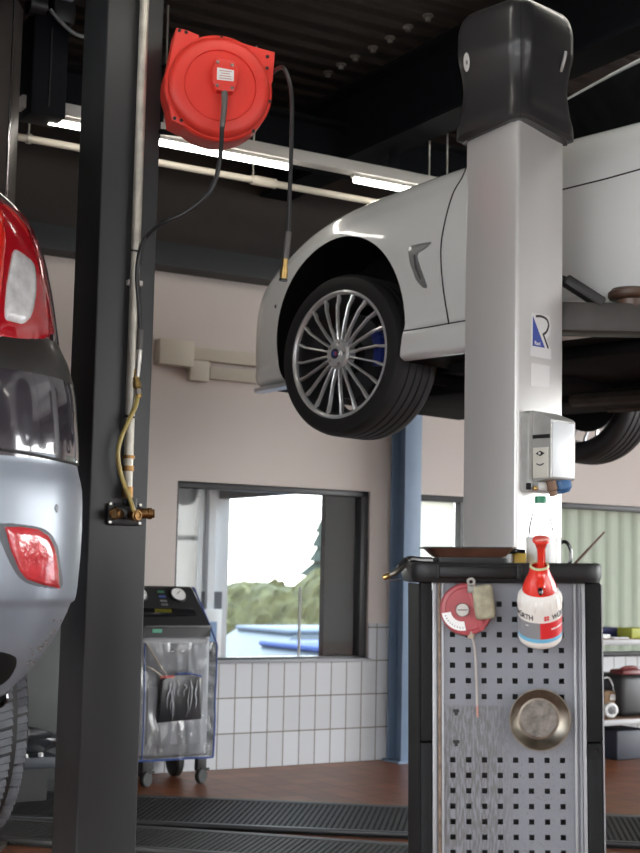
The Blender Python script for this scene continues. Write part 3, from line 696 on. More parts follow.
drape([(-40, 196), (-6, 199), (4, 208), (7, 240), (3, 290), (-2, 325), (-40, 325)], B2, .020, rings=6, smoothp=False).build('brake_lens', mat('bright_red_lens', (.75, .02, .012), .2, coat=1., bump=.6, bscale=70, var=.3, vscale=40), tl, world=True)
drape_line([(0, 449), (20, 452), (50, 458), (74, 463.5), (80, 465)], B2, .004).build('bumper_gap', M_gap, t2, world=True)
rf = drape([(-12, 519), (10, 519), (38, 523), (52, 530), (61, 545), (65, 570), (66, 594), (40, 592), (18, 582), (2, 555)], B2, .003, rings=5, smoothp=True).build('reflector_recess', mat('recess_grey', (.10, .11, .125), .5), t2, world=True)
drape([(2, 524.5), (20, 524.5), (38, 527), (49, 534), (57, 548), (60.5, 570), (61.5, 591), (44, 587.5), (26, 581.5), (18, 572), (8, 548)], B2, .012, rings=6, smoothp=False).build('rear_reflector', mat('reflector_red', (.62, .05, .06), .15, coat=1., bump=.5, bscale=90, var=.2, vscale=40), rf, world=True)
drape([(53.8, 508), (56.7, 503), (59.6, 508), (56.7, 514)], B2, .003, rings=3).build('parking_sensor', mat('sensor_grey', (.26, .28, .32), .5), t2, world=True)
drape([(-40, 655), (-5, 649), (10, 651), (20, 657), (18, 670), (8, 684), (-10, 692), (-40, 692)], B2, .004, rings=4).build('exhaust_cutout', M_under, t2, world=True)
# mud on the lower corner
M_mud = mat('dried_mud', (.30, .255, .21), .95, var=.4, vscale=60, bump=1., bscale=200)
mb = MB()
for k in range(60):
    f = random.random(); x = 66-f*44+random.gauss(0, 2.2); y = 612+f*62+random.gauss(0, 3)
    hh = B2.ray_cast(Cc, ray(x, y), 60)
    if hh[0]: mb.blob(hh[0], [random.uniform(.001, .004)]*3, n=1)
mb.build('mud', M_mud, t2, world=True)
p = at(-3, 697, 3.62)
mb = MB().lathe([(.026, -.14), (.030, -.14), (.031, 0), (.029, .004), (.026, .0), (.025, -.14)], frame(p, -HD, RT), 28); mb.build('exhaust_tip', M_chrome, t2, world=True)
MB().cyl(p+HD*.12, p+HD*.9+Vector((0, 0, .1)), .024).build('exhaust_pipe', M_under, t2, world=True)
# underbody and rear axle
mb = MB().box((-.86, 1.5, .78), (1.4, 2.6, .10), bev=.03); mb.bm.transform(CAR2); mb.build('underbody', M_under, t2, world=True)
wc = at(-7, 716, 4.02)
wl = CAR2.inverted() @ wc
def suv_wheel(x, y, z, side):
    M = CAR2 @ frame((x, y, z), (side, 0, 0), (0, 1, 0))
    wo = MB().lathe([(0, -.03), (.05, -.02), (.06, -.05), (.17, -.04), (.205, -.005), (.212, 0), (.21, -.2), (.19, -.19), (.18, -.06), (0, -.06)], M, 40).build('wheel', M_alloy, t2, world=True)
    ty = [(.208, -.005), (.215, .006), (.25, .012), (.285, .004), (.305, -.018), (.314, -.04), (.318, -.10), (.314, -.165), (.305, -.19), (.28, -.21), (.24, -.21), (.208, -.2)]
    to = MB().lathe(ty+[ty[0]], M, 80).build('tyre', M_rubber, wo, world=True)
    mb = MB(); N = 30
    # tread blocks: two shoulder rows and two inner rows, each with sipe gaps
    for k in range(N):
        a = 2*math.pi*k/N
        for z0, z1, sh, rr in ((-.008, -.048, 0, .300), (-.054, -.098, .5, .3135), (-.104, -.150, 0, .3135), (-.156, -.196, .5, .300)):
            for q in range(3):
                aa = a+(sh+ (q-1)*.300)*2*math.pi/N
                w_ = 2*math.pi*.316/N*.272
                Rm = Matrix.Rotation(aa, 4, 'Z') @ Matrix.Translation((rr+.006, 0, (z0+z1)/2))
                tilt = .35 if rr < .31 else 0
                Rm = Rm @ Matrix.Rotation(tilt*(1 if z0 > -.1 else -1), 4, 'Y') @ Matrix.Rotation(.25*(1 if z0 > -.1 else -1), 4, 'X')
                mb.bm.verts.ensure_lookup_table()
                tb = bmesh.new(); bmesh.ops.create_cube(tb, size=1); tb.transform(Rm @ Matrix.Diagonal((.018, w_, abs(z1-z0), 1)))
                vm = [mb.bm.verts.new(v.co) for v in tb.verts]
                for fc in tb.faces: mb.bm.faces.new([vm[v.index] for v in fc.verts])
                tb.free()
    mb.bm.transform(M); mb.build('tread', M_tyregrey, to, world=True)
suv_wheel(wl.x, wl.y, wl.z, 1); suv_wheel(-1.72-wl.x, wl.y, wl.z, -1)
suv_wheel(wl.x, wl.y+1.75, wl.z, 1); suv_wheel(-1.72-wl.x, wl.y+1.75, wl.z, -1)

# =================================================================== BIG DARK COLUMN AT THE LEFT WITH PIPE, VALVES AND HOSES
cc = at(93, 400, 4.40); cc.z = 0
CM = Matrix(((U.x, V.x, 0, cc.x), (U.y, V.y, 0, cc.y), (0, 0, 1, 0), (0, 0, 0, 1)))
t = thing('steel_column', 'big dark grey steel column in front at the left with pipe and valves', 'column', CM @ Matrix.Translation((.1, .1, 0)))
mb = MB().box((.1, .105, 1.74), (.2, .21, 3.48), bev=.006, seg=3); mb.bm.transform(CM); mb.build('shaft', M_column, t, world=True)
mb = MB().box((.1, .105, .008), (.34, .34, .016), bev=.003); mb.bm.transform(CM); mb.build('base_plate', M_column, t, world=True)
PF = lambda x, y, d=.03: hit(x, y, cc-V*d, V)
pa, pb = PF(129.5, 430), PF(125, 486)
ux = PF(129.5, 430); lx = ux.x; 
t = thing('riser_pipe', 'galvanised vertical pipe on the big dark column', 'pipe', Vector((lx, ux.y, 1.25)))
MB().cyl((lx, ux.y, 1.30), (lx, ux.y, 3.49), .0155).build('pipe', M_zinc, t, world=True)
mb = MB().cyl((lx, ux.y, 1.27), (lx, ux.y, 1.305), .0185).cyl((lx, ux.y, 1.355), (lx, ux.y, 1.372), .019).cyl((lx, ux.y, 1.395), (lx, ux.y, 1.405), .020)
mb.build('coupling', M_brassd, t, world=True)
q = PF(128, 281); mb = MB().box((0, 0, 0), (.052, .022, .018), bev=.003); mb.bm.transform(Matrix.Translation((lx-.003, ux.y+.02, q.z)) @ Matrix.Rotation(B31, 4, 'Z')); mb.build('clip', mat('white_clip', (.6, .6, .57), .5), t, world=True)
for y in (251, 417):
    q = PF(130, y); MB().lathe([(.0165, -.003), (.020, -.003), (.020, .003), (.0165, .003)], Matrix.Translation((lx, ux.y, q.z)) @ Matrix.Rotation(.12, 4, 'Y'), 20).build('cable_tie', M_black, t, world=True)
# valve manifold
q = PF(123, 514, .0); MM = Matrix.Translation(q) @ Matrix.Rotation(B31, 4, 'Z')      # x along face, -y out of it
t = thing('air_manifold', 'black valve block with brass outlets on the big dark column', 'valve', MM)
MB().box((.0, -.010, -.002), (.122, .020, .070), bev=.008).box((.004, -.026, .004), (.095, .03, .042), bev=.01).cyl((.018, -.026, .01), (.018, -.026, .05), .017).build('block', M_black, t)
for x in (-.052, .050):
    for z in (-.028, .030): MB().lathe([(0, .004), (.005, .003), (.005, 0), (0, 0)], frame((x, -.0195, z), (0, -1, 0)), 10).build('screw', M_steel, t)
def outlet(p, dr, L):
    z = Vector(dr).normalized()
    mb = MB().lathe([(0, 0), (.015, 0), (.0165, .006), (.0165, L*.55), (.0185, L*.6), (.0185, L*.82), (.014, L*.86), (.014, L), (.010, L), (.010, L*.9), (0, L*.9)], frame(p, z), 16)
    return mb.build('outlet', M_brassd, t)
outlet((-.025, -.035, -.002), (-.7, -.72, 0), .058); outlet((.012, -.035, -.004), (.25, -1, -.05), .040); outlet((.038, -.035, .002), (.96, -.28, .03), .050)
# yellow hose with its brass connector
yp = [PF(136.5, 383, .045), PF(138, 392, .05), PF(136, 405, .055), PF(130, 418, .06), PF(121.5, 437, .06), PF(118, 452, .06), PF(119.5, 468, .06), PF(124, 484, .06), PF(130, 499, .065), PF(134.5, 514, .06)]
t = thing('yellow_hose', 'yellow air hose curling from the brass connector down to the valves', 'hose', yp[0])
MB().tube(yp[1:], .0072, 12).build('hose', M_yellowhose, t, world=True)
mb = MB().lathe([(0, -.02), (.009, -.02), (.0105, -.005), (.0105, 0), (.009, .0), (.009, .012), (.014, .014), (.014, .034), (.0115, .037), (.0115, .048), (.0085, .05), (.0085, .075), (0, .075)], frame(yp[1], yp[0]-yp[1]), 12)
mb.build('connector', M_brass, t, world=True)
mb = MB().lathe([(.0075, -.008), (.011, -.008), (.011, .008), (.0075, .008)], frame(yp[1], yp[0]-yp[1]), 12); mb.build('hose_clamp', M_steel, t, world=True)

# =================================================================== RED HOSE REEL
rc = at(219, 88, 4.42); AX = Vector((.25, -.968, 0)); RM = frame(rc, AX, Vector((.968, .25, 0)))    # x right, y up, z towards us
K = 4.42/1400
t = thing('hose_reel', 'red round hose reel bracketed to the dark column', 'hose reel', RM)
def pxy(x, y): return ((x-219)*K, (88-y)*K)
mb = MB().lathe([(0, -.11), (.172, -.11), (.178, -.10), (.178, -.004), (.172, .004), (.168, .004)], seg=72)
mb.prism([pxy(*p) for p in ((238, 36), (250, 39), (277, 43), (275.5, 74), (272, 84), (240, 84))], -.11, .002, bev=.003)
mb.prism([pxy(*p) for p in ((173, 29), (185, 31), (197, 34), (190, 70), (166, 72), (169, 52))], -.11, .002, bev=.003)
mb.prism([pxy(*p) for p in ((166, 100), (190, 100), (196, 133), (184, 132), (171, 127), (169, 117))], -.11, .002, bev=.003)
mb.build('housing', M_red, t)
MB().lathe([(.168, .0), (.166, .012), (.158, .022), (.146, .027), (.120, .029), (.1185, .0325), (.1165, .0325), (.115, .0275), (.06, .029), (0, .029)], seg=72).build('cover', M_red, t)
hx, hy = pxy(221.5, 80.5)
hub = MB().prism([(hx+a*K, hy+b_*K) for a, b_ in ((-9, 17), (9, 16), (13, 8), (13, -6), (11, -14), (9, -17), (-8, -17), (-13, -8), (-13.5, 6))], .02, .062, bev=.006).build('hub', M_red, t)
MB().prism([(hx+a*K, hy+b_*K) for a, b_ in ((-8.5, 7), (9, 5.5), (9, -6), (-8.5, -6))], .0615, .0632).build('label', M_paper, hub)
mb = MB()
for dz, w_ in ((4, 13), (1.5, 9), (-1.2, 12), (-3.8, 13)): mb.box((hx+.2*K, hy+dz*K-.2*K, .0634), (w_*K, .8*K, .0005))
mb.build('label_print', mat('print_red_grey', (.55, .25, .22), .6), hub)
for a, b_ in ((-8, 12.5), (7, 11), (-8, -12), (7.5, -13)):
    MB().lathe([(0, .004), (.005, .003), (.006, 0), (0, 0)], Matrix.Translation((hx+a*K, hy+b_*K, .062)), 10).build('screw', M_steel, hub)
for p in ((176, 32), (183, 33), (174, 125), (181, 126.5), (269, 49), (269, 61.5), (220, 34.5), (272.5, 97), (256, 130), (217.5, 138)):
    x, y = pxy(*p); MB().lathe([(0, .0025), (.0055, .0025), (.006, .0), (0, 0)], Matrix.Translation((x, y, .0025)), 12).build('bolt_hole', M_gap, t)
mb = MB().box((-.13, .10, -.125), (.085, .006, .03)).box((-.125, -.125, -.125), (.10, .012, .03), bev=.003).box((-.170, 0, -.165), (.006, .28, .05))
mb.build('bracket', M_beam, t)
# feed hose: from the hub down and over to the column
hp = [RM @ Vector((hx+.002, hy-16*K, .05)), RM @ Vector((hx+.002, hy-30*K, .052))]
hp += [at(222, 128, 4.34), at(221, 150, 4.33), at(216, 178, 4.33), at(205, 197, 4.33), at(185, 213, 4.34), at(163, 223, 4.36), PF(147, 236, .05), PF(140, 252, .05), PF(137, 275, .045), PF(138.5, 300, .045), PF(140.5, 330, .045), PF(139.5, 350, .045), PF(138.3, 364, .045)]
t = thing('feed_hose', 'black hose from the red reel hub looping over to the pipe', 'hose', hp[0])
MB().tube(hp, .0075, 12).build('hose', M_hose, t, world=True)
MB().tube(hp[:3], lambda f: .0115-.003*f, 12).build('sleeve', mat('grey_sleeve', (.13, .125, .12), .45), t, world=True)
mb = MB().tube(hp[-3:-1], .0105, 12, smooth=0); mb.build('sleeve', MATS['grey_sleeve'], t, world=True)
mb = MB().cyl(hp[-2], hp[-1], .010).cyl(hp[-1], PF(137.2, 377, .045), .0085); mb.build('connector', M_steel, t, world=True)
# delivery hose hanging from the reel outlet
x0, y0 = pxy(276, 62); o0 = RM @ Vector((x0, y0, -.05))
dp = [o0, at(282, 67, 4.42), at(288, 77, 4.40), at(291.5, 95, 4.39), at(291.8, 130, 4.39), at(290.5, 170, 4.39), at(289.3, 205, 4.39), at(288.5, 232, 4.39)]
t = thing('hanging_hose', 'black hose hanging from the right side of the red reel', 'hose', dp[0])
MB().tube(dp, .0068, 12).build('hose', M_hose, t, world=True)
e1, e2, e3 = at(285.3, 259, 4.39), at(284.3, 268, 4.39), at(283.3, 279, 4.39)
MB().tube([dp[-1], at(287.2, 244, 4.39), e1], lambda f: .010+.001*f, 12).build('sleeve', MATS['grey_sleeve'], t, world=True)
MB().cyl(e1, e2, .0095).cyl(e2, e3, .0125).build('nozzle', M_brass, t, world=True)
MB().cyl(e3, e3+(e3-e2)*.18, .0135).build('nozzle_tip', M_black, t, world=True)
# small post at the far left edge
pL = at(12, 100, 5.2); pl0 = Vector((pL.x, pL.y, 0))
t = thing('lift_post', 'dark post with a bright edge behind the red tail light', 'lift post', pl0)
M_postL = mat('brown_grey_post', (.085, .070, .062), .45, .2, var=.2, vscale=3)
MB().box((-.09, .07, 1.62), (.17, .16, 3.24), bev=.004).build('shaft', M_postL, t)
MB().cyl((-.004, -.012, 0.01), (-.004, -.012, 3.24), .006).build('edge_strip', M_chrome, t)
MB().box((-.09, .07, .008), (.3, .3, .016)).build('base_plate', M_postL, t)

# =================================================================== GREY LIFT POST IN FRONT OF THE WHITE CAR
c0 = at(517, 400, 4.40); c0.z = 0
LP = Matrix(((ES.x, EW.x, 0, c0.x), (ES.y, EW.y, 0, c0.y), (0, 0, 1, 0), (0, 0, 0, 1)))     # x = ES (to car rear), y = EW (to the car), corner at 0
WL, WR = .226, .240
t = thing('car_lift', 'grey lift post with black moulded cap standing behind the cart', 'car lift', LP @ Matrix.Translation((-WL/2, WR/2, 0)))
mb = MB().box((-WL/2, WR/2, 1.29), (WL, WR, 2.58), bev=.012, seg=3); mb.bm.transform(LP); mb.build('post', M_alu, t, world=True)
mb = MB().box((-WL/2, WR/2, .01), (.5, .5, .02), bev=.004); mb.bm.transform(LP); mb.build('base_plate', M_alu, t, world=True)
CAPZ = [2.516, 2.520, 2.548, 2.59, 2.66, 2.73, 2.79, 2.85, 2.90, 2.93, 2.945, 2.95]
CAPA = [.140, .156, .155, .146, .139, .1455, .155, .155, .147, .128, .092, .03]
def rsq(a, r, n=9, k=.0):
    o = []
    for q in range(4):
        b = math.pi/2*q
        for i in range(n):
            g = b+math.pi/2*i/(n-1); cx, cy = (a-r)*(1 if q in (0, 3) else -1), (a-r)*(1 if q in (0, 1) else -1)
            o.append((cx+r*math.cos(g), cy+r*math.sin(g)))
    return o
crs = []
for z in np.concatenate([[2.510, 2.514], np.linspace(2.520, 2.94, 34), [2.946, 2.95]]):
    a = pchip(CAPZ, CAPA, z); ring = []
    fl = max(0, 1-abs(z-2.64)/.16)
    for x, y in rsq(a, a*.40):
        ang = math.atan2(y, x); diag = abs(math.sin(2*ang))      # 1 at the corners
        push = 1-.035*fl*(1-diag)                                  # faces pinch in at the waist
        zz = z + ((-.022 if x*y > 0 else .010)*diag**5*max(0, 1-(z-2.520)/.12) if z < 2.640 else 0)
        ring.append(Vector((-WL/2+x*push, WR/2+y*push, zz)))
    crs.append(ring)
mb = MB().loft(crs); mb.bm.transform(LP); cap = mb.build('post_cap', M_capplastic, t, world=True, angle=60)
CPB = bvh_of(cap)
def ell(cx, cy, rx, ry, n=14, rot=0): return [(cx+rx*math.cos(2*math.pi*i/n+rot), cy+ry*math.sin(2*math.pi*i/n+rot)) for i in range(n)]
pB, nB = drape_point(563.5, 62, CPB)
MB().lathe([(0, .003), (.034, .003), (.036, .001), (.036, -.006), (0, -.006)], frame(pB, nB), 28).build('cap_badge', mat('badge_white', (.62, .62, .60), .5), cap, world=True)
for (cx, cy, rx, ry) in ((466.5, 62, 4.2, 13),):
    s_ = drape(ell(cx, cy, rx, ry), CPB, .002, rings=3, smoothp=False, sub=2).build('cap_badge', mat('badge_white', (.62, .62, .60), .5), cap, world=True, smooth=False)
drape(ell(466.7, 62.5, 1.9, 4.5), CPB, .0035, rings=2, smoothp=False, sub=2).build('badge_mark', mat('badge_grey', (.22, .22, .22), .5), cap, world=True)
drape_line([(520.5, 3), (520.8, 30), (521, 60), (521, 90), (520.5, 118)], CPB, .0018, off=-.0005).build('cap_seam', M_gap, cap, world=True)
# stickers on the right hand face (x = EW, y = up, z = out of the face)
def facefr(px, py, off=.0): 
    p = hit(px, py, c0+ES*off, ES); return Matrix(((EW.x, 0, ES.x, p.x), (EW.y, 0, ES.y, p.y), (0, 1, 0, p.z), (0, 0, 0, 1)))
s0 = facefr(541, 333); q1 = facefr(531, 313).inverted()
def fp(px, py): v = s0.inverted() @ hit(px, py, c0, ES); return (v.x, v.y)
st = MB().prism([fp(*p) for p in ((531, 346.5), (531.5, 312.5), (536, 313.5), (549, 316), (551, 326), (549, 336), (546, 339), (550.5, 349.5), (551, 359.5), (530, 355.5))], .0, .0012)
st.bm.transform(s0); stk = st.build('sticker', M_paper, t, world=True)
mb = MB().prism([fp(*p) for p in ((532.3, 345.8), (532.6, 316), (544.5, 348))], .0011, .0018); mb.bm.transform(s0); mb.build('blue_triangle', mat('sticker_blue', (.05, .09, .42), .4), stk, world=True)
mb = MB().tube([Vector((*fp(*p), .0012)) for p in ((535.5, 316.2), (541, 316.4), (546.2, 319.2), (548.3, 325), (546.4, 331.5), (542.5, 335))], .0044, 6).tube([Vector((*fp(*p), .0012)) for p in ((543, 334.5), (548, 348.5))], .0044, 6, smooth=0)
for v in mb.bm.verts: v.co.z = .0011+(v.co.z-.0012)*.2
mb.bm.transform(s0); mb.build('letter_r', mat('sticker_black', (.03, .03, .03), .4), stk, world=True)
tm = text_mesh('Ravi', .018, .0003); tm.transform(s0 @ Matrix.Translation((fp(537, 343.5)[0], fp(537, 343.5)[1], .002)))
MB().add(tm).build('lettering', M_paper, stk, world=True)
mb = MB().prism([fp(*p) for p in ((531, 363), (549.5, 366), (549.5, 388), (530.5, 386))], 0, .001); mb.bm.transform(s0); mb.build('white_label', M_paper, t, world=True)
# control box on the right hand face
bx0 = facefr(521, 452)     # x along the face, y up, z out
BH = .255
prof = lambda z0, z1: None
cb = MB()
# hooded back plate
cb.prism([(.0, -.125), (.150, -.125), (.150, .100), (.145, .128), (.02, .132), (.006, .125), (0, .108)], 0, .03, bev=.006)
# body with a sloping roof: side profile in (z, y) swept along x
X = Matrix(((0, 0, 1, 0), (0, 1, 0, 0), (1, 0, 0, 0), (0, 0, 0, 1)))   # prism z -> x, prism x -> z
cb.prism([(.0, -.10), (.095, -.085), (.100, -.08), (.100, .100), (.092, .108), (.03, .132), (.0, .132)], .022, .148, X)
cb.bm.transform(bx0); box = cb.build('control_box', mat('control_box_grey', (.46, .46, .44), .45, .2, var=.15, vscale=20), t, world=True)
mb = MB().box((.086, .008, .1008), (.112, .172, .0015), bev=.0004); mb.bm.transform(bx0); mb.build('front_label', mat('pale_label', (.80, .84, .87), .3), box, world=True)
mb = MB().box((.0215, .048, .055), (.004, .012, .085)); mb.bm.transform(bx0); mb.build('black_strip', M_black, box, world=True)
pn = MB().box((.0205, -.035, .062), (.004, .096, .060), bev=.001); pn.bm.transform(bx0); pno = pn.build('switch_panel', mat('switch_cream', (.74, .72, .64), .5), box, world=True)
mb = MB().lathe([(0, .003), (.010, .003), (.011, 0), (0, 0)], frame((.0185, -.006, .062), (-1, 0, 0), (0, 1, 0)) @ Matrix.Diagonal((.8, 1.6, 1, 1)), 4); mb.bm.transform(bx0); mb.build('rotary_switch', M_black, pno, world=True)
mb = MB().lathe([(0, .004), (.004, .004), (.0045, 0), (0, 0)], frame((.0165, -.006, .062), (-1, 0, 0)), 10); mb.bm.transform(bx0); mb.build('switch_dot', M_paper, pno, world=True)
mb = MB().tube([(.018, -.038, .048), (.0175, -.043, .062), (.018, -.038, .076)], .002, 6); mb.bm.transform(bx0); mb.build('curved_mark', M_black, pno, world=True)
mb = MB().box((.0195, -.033, .062), (.001, .0015, .06)).box((.0, -.11, .035), (.01, .02, .02)); mb.bm.transform(bx0); mb.build('panel_line', M_black, pno, world=True)
for z_, y_ in ((.012, -.095), (.045, -.115)):
    mb = MB().lathe([(0, .014), (.006, .012), (.008, .0), (0, 0)], frame((.018, y_, z_), (-1, 0, 0)), 10); mb.bm.transform(bx0); mb.build('bolt', M_brass, box, world=True)
mb = MB().lathe([(0, 0), (.016, 0), (.017, .03), (.013, .034), (.013, .05), (0, .05)], frame((.075, -.088, .06), (.2, -1, .1)), 16); mb.bm.transform(bx0); mb.build('cable_gland', mat('brown_plastic', (.22, .13, .08), .5), box, world=True)
mb = MB().lathe([(0, 0), (.028, 0), (.031, .012), (.031, .03), (.024, .038), (.020, .044), (0, .044)], frame((.118, -.082, .065), (.25, -1, .15)), 20); mb.bm.transform(bx0); mb.build('plug_socket', mat('blue_plug', (.04, .14, .32), .4), box, world=True)
mb = MB().box((.075, -.108, .03), (.11, .03, .05), bev=.01); mb.bm.transform(bx0); mb.build('lower_housing', mat('control_box_grey'), box, world=True)
# carrying arm with pad reaching under the car
aY = 4.66; zA = at(600, 320, aY).z
AM = Matrix.Translation((.80, aY, zA)) @ Matrix.Rotation(-.0, 4, 'Z')
M_arm = mat('dark_arm_paint', (.075, .070, .066), .45, .2, var=.25, vscale=8)
arm = MB().box((.30, 0, 0), (1.10, .12, .098), bev=.006); arm.bm.transform(AM); armo = arm.build('lift_arm', M_arm, t, world=True)
mb = MB().box((-.02, .02, .03), (.02, .14, .20), bev=.004).box((-.06, .05, .0), (.14, .12, .16), bev=.01); mb.bm.transform(AM); mb.build('arm_bracket', M_arm, armo, world=True)
mb = MB().box((0, 0, 0), (.15, .06, .036), Matrix.Translation((.075, -.035, .088)) @ Matrix.Rotation(.56, 4, 'Y'), bev=.008).box((0, 0, 0), (.07, .04, .02), Matrix.Translation((.02, -.03, .125)) @ Matrix.Rotation(.35, 4, 'Y'), bev=.006); mb.bm.transform(AM); mb.build('locking_lever', mat('black_rubbery', (.03, .03, .03), .5), armo, world=True)
mb = MB().lathe([(0, -.03), (.05, -.03), (.052, .0), (.075, .004), (.082, .012), (.082, .026), (.074, .034), (0, .034)], Matrix.Translation((.245, -.01, .066)), 36); mb.bm.transform(AM); mb.build('lifting_pad', mat('worn_pad_rubber', (.10, .055, .035), .35, var=.4), armo, world=True)
mb = MB().cyl((.235, -.01, .08), (.235, -.01, .105), .06); mb.bm.transform(AM); mb.build('pad_plate', M_arm, armo, world=True)

# =================================================================== TOOL CART
TB = Vector((.4585, 3.72, 0)); PY = 3.41
t = thing('tool_cart', 'black and grey tool cart with a perforated side panel in front', 'tool cart', TB)
def pz(y): return at(500, y, PY).z
def pxx(x): return at(x, 640, PY).x
M_cart = mat('cart_black', (.0065, .0068, .0075), .65, var=.3, vscale=14, bump=.35, bscale=260, spec=.25)
X0, X1 = pxx(420), pxx(601)
body = MB().box(((X0+X1)/2, 3.62, .58), (X1-X0-.03, .34, .86), bev=.004).build('body', mat('cart_dark_steel', (.015, .015, .017), .6), t, world=True)
zs = pz(742)
for a, c in ((420, 432), (585.5, 601)):
    for z0, z1 in ((.12, zs-.001), (zs+.001, pz(581))):
        mb = MB().box(((pxx(a)+pxx(c))/2, 3.433, (z0+z1)/2), (pxx(c)-pxx(a), .06, z1-z0), bev=.006); co_ = mb.build('corner_profile', M_cart, t, world=True)
    mb = MB().box(((pxx(a)+pxx(c))/2, 3.77, .57), (pxx(c)-pxx(a), .06, .9), bev=.006); mb.build('corner_profile', M_cart, t, world=True)
MB().lathe([(0, .002), (.010, .002), (.012, .004), (.016, .004), (.017, 0)], frame((pxx(592), 3.4035, pz(752)), (0, -1, 0)), 28).build('round_boss', M_cart, t, world=True)
mb = MB().box((X1+.002, 3.60, .58), (.003, .395, .9)); mb.build('side_sheet', mat('bare_sheet_edge', (.36, .365, .38), .4, .4), t, world=True)
mb = MB().box((X0-.002, 3.60, .58), (.003, .39, .9)); mb.build('side_sheet', M_cart, t, world=True)
# perforated panel with real square holes
cols = [452.5, 468.2, 483.9, 499.4, 514.8, 530.2, 545.9, 561.3]
rows = [604, 619.3, 634.7, 650, 665.4, 680.8, 696.6] + [760+15.45*k for k in range(26)]
hw = .0064
xs = [pxx(436)]; zsr = [.16]
hx_ = [(pxx(c)-hw, pxx(c)+hw) for c in cols]; hz_ = sorted([(pz(r)-hw, pz(r)+hw) for r in rows]); hz_ = [h for h in hz_ if h[0] > .2]
for a, c in hx_: xs += [a, c]
xs.append(pxx(581))
for a, c in hz_: zsr += [a, c]
zsr.append(pz(581))
mb = MB(); gv = {}
def gvv(i, j):
    if (i, j) not in gv: gv[(i, j)] = mb.bm.verts.new((xs[i], PY, zsr[j]))
    return gv[(i, j)]
for i in range(len(xs)-1):
    for j in range(len(zsr)-1):
        if i % 2 == 1 and j % 2 == 1: continue
        mb.bm.faces.new((gvv(i, j), gvv(i+1, j), gvv(i+1, j+1), gvv(i, j+1)))
ex = bmesh.ops.extrude_face_region(mb.bm, geom=mb.bm.faces[:], use_keep_orig=True)
for e_ in ex['geom']:
    if isinstance(e_, bmesh.types.BMVert): e_.co.y += .0018
m = mat('perforated_sheet', (.205, .215, .24), .45, .3)
n, l, b = nodes_of(m); tcn = n.new('ShaderNodeTexCoord'); sp = n.new('ShaderNodeSeparateXYZ'); l.new(tcn.outputs['Object'], sp.inputs[0])
def mrange(src, a, c): 
    r = n.new('ShaderNodeMapRange'); r.interpolation_type = 'SMOOTHSTEP'; r.inputs[1].default_value = a; r.inputs[2].default_value = c; l.new(src, r.inputs[0]); return r.outputs[0]
def mmul(a, c):
    r = n.new('ShaderNodeMath'); r.operation = 'MULTIPLY'; l.new(a, r.inputs[0]); l.new(c, r.inputs[1]); return r.outputs[0]
sx, sz = sp.outputs['X'], sp.outputs['Z']
msk = mmul(mmul(mrange(sz, pz(703), pz(709)), mrange(sx, pxx(524)-TB.x, pxx(488)-TB.x)), mrange(sx, pxx(430)-TB.x, pxx(447)-TB.x))
mpn = n.new('ShaderNodeMapping'); mpn.inputs['Scale'].default_value = (210, 210, 34); l.new(tcn.outputs['Object'], mpn.inputs[0])
nn = n.new('ShaderNodeTexNoise'); nn.inputs['Scale'].default_value = 1; nn.inputs['Detail'].default_value = 5; l.new(mpn.outputs[0], nn.inputs['Vector'])
n3 = n.new('ShaderNodeTexNoise'); n3.inputs['Scale'].default_value = 260; n3.inputs['Detail'].default_value = 3; l.new(tcn.outputs['Object'], n3.inputs['Vector'])
st = mmul(msk, mrange(nn.outputs[0], .38, .58))
sp2 = mmul(mrange(n3.outputs[0], .62, .70), mrange(sz, pz(640), pz(730)))
ad = n.new('ShaderNodeMath'); ad.operation = 'MAXIMUM'; l.new(st, ad.inputs[0]); l.new(sp2, ad.inputs[1])
a9 = n.new('ShaderNodeMath'); a9.operation = 'MULTIPLY'; a9.inputs[1].default_value = .62; l.new(ad.outputs[0], a9.inputs[0])
mxn = n.new('ShaderNodeMix'); mxn.data_type = 'RGBA'; src = b.inputs['Base Color'].links[0].from_socket
l.new(src, mxn.inputs[6]); mxn.inputs[7].default_value = (.10, .092, .080, 1); l.new(a9.outputs[0], mxn.inputs[0]); l.new(mxn.outputs[2], b.inputs['Base Color'])
panel = mb.build('perforated_panel', m, t, world=True, smooth=False)
for y in (711.5, 742.3):
    x = pxx(455.8); z = pz(y)
    MB().prism([(-.0075, .005), (.0075, .005), (.0075, -.001), (.004, -.004), (.004, -.0095), (-.004, -.0095), (-.004, -.004), (-.0075, -.001)], 0, .0006, frame((x, PY-.0019, z), (0, -1, 0), (1, 0, 0))).build('keyhole_slot', M_gap, panel, world=True)
for a, w_, mm in ((434.3, 3.8, mat('bare_sheet_edge')), (439.3, 2.6, mat('rusty_fold', (.24, .17, .12), .6, .3, var=.5, vscale=40)), (442.6, 2.2, mat('bare_sheet_edge')), (574.5, 2.2, mat('bare_sheet_edge')), (579.5, 2.4, mat('grey_fold', (.22, .23, .25), .5)), (583.2, 3.4, mat('bare_sheet_edge'))):
    MB().box((pxx(a), PY-.003, (.16+pz(582))/2), (w_*.00243, .006, pz(582)-.16), bev=.001).build('fold_strip', mm, t, world=True)
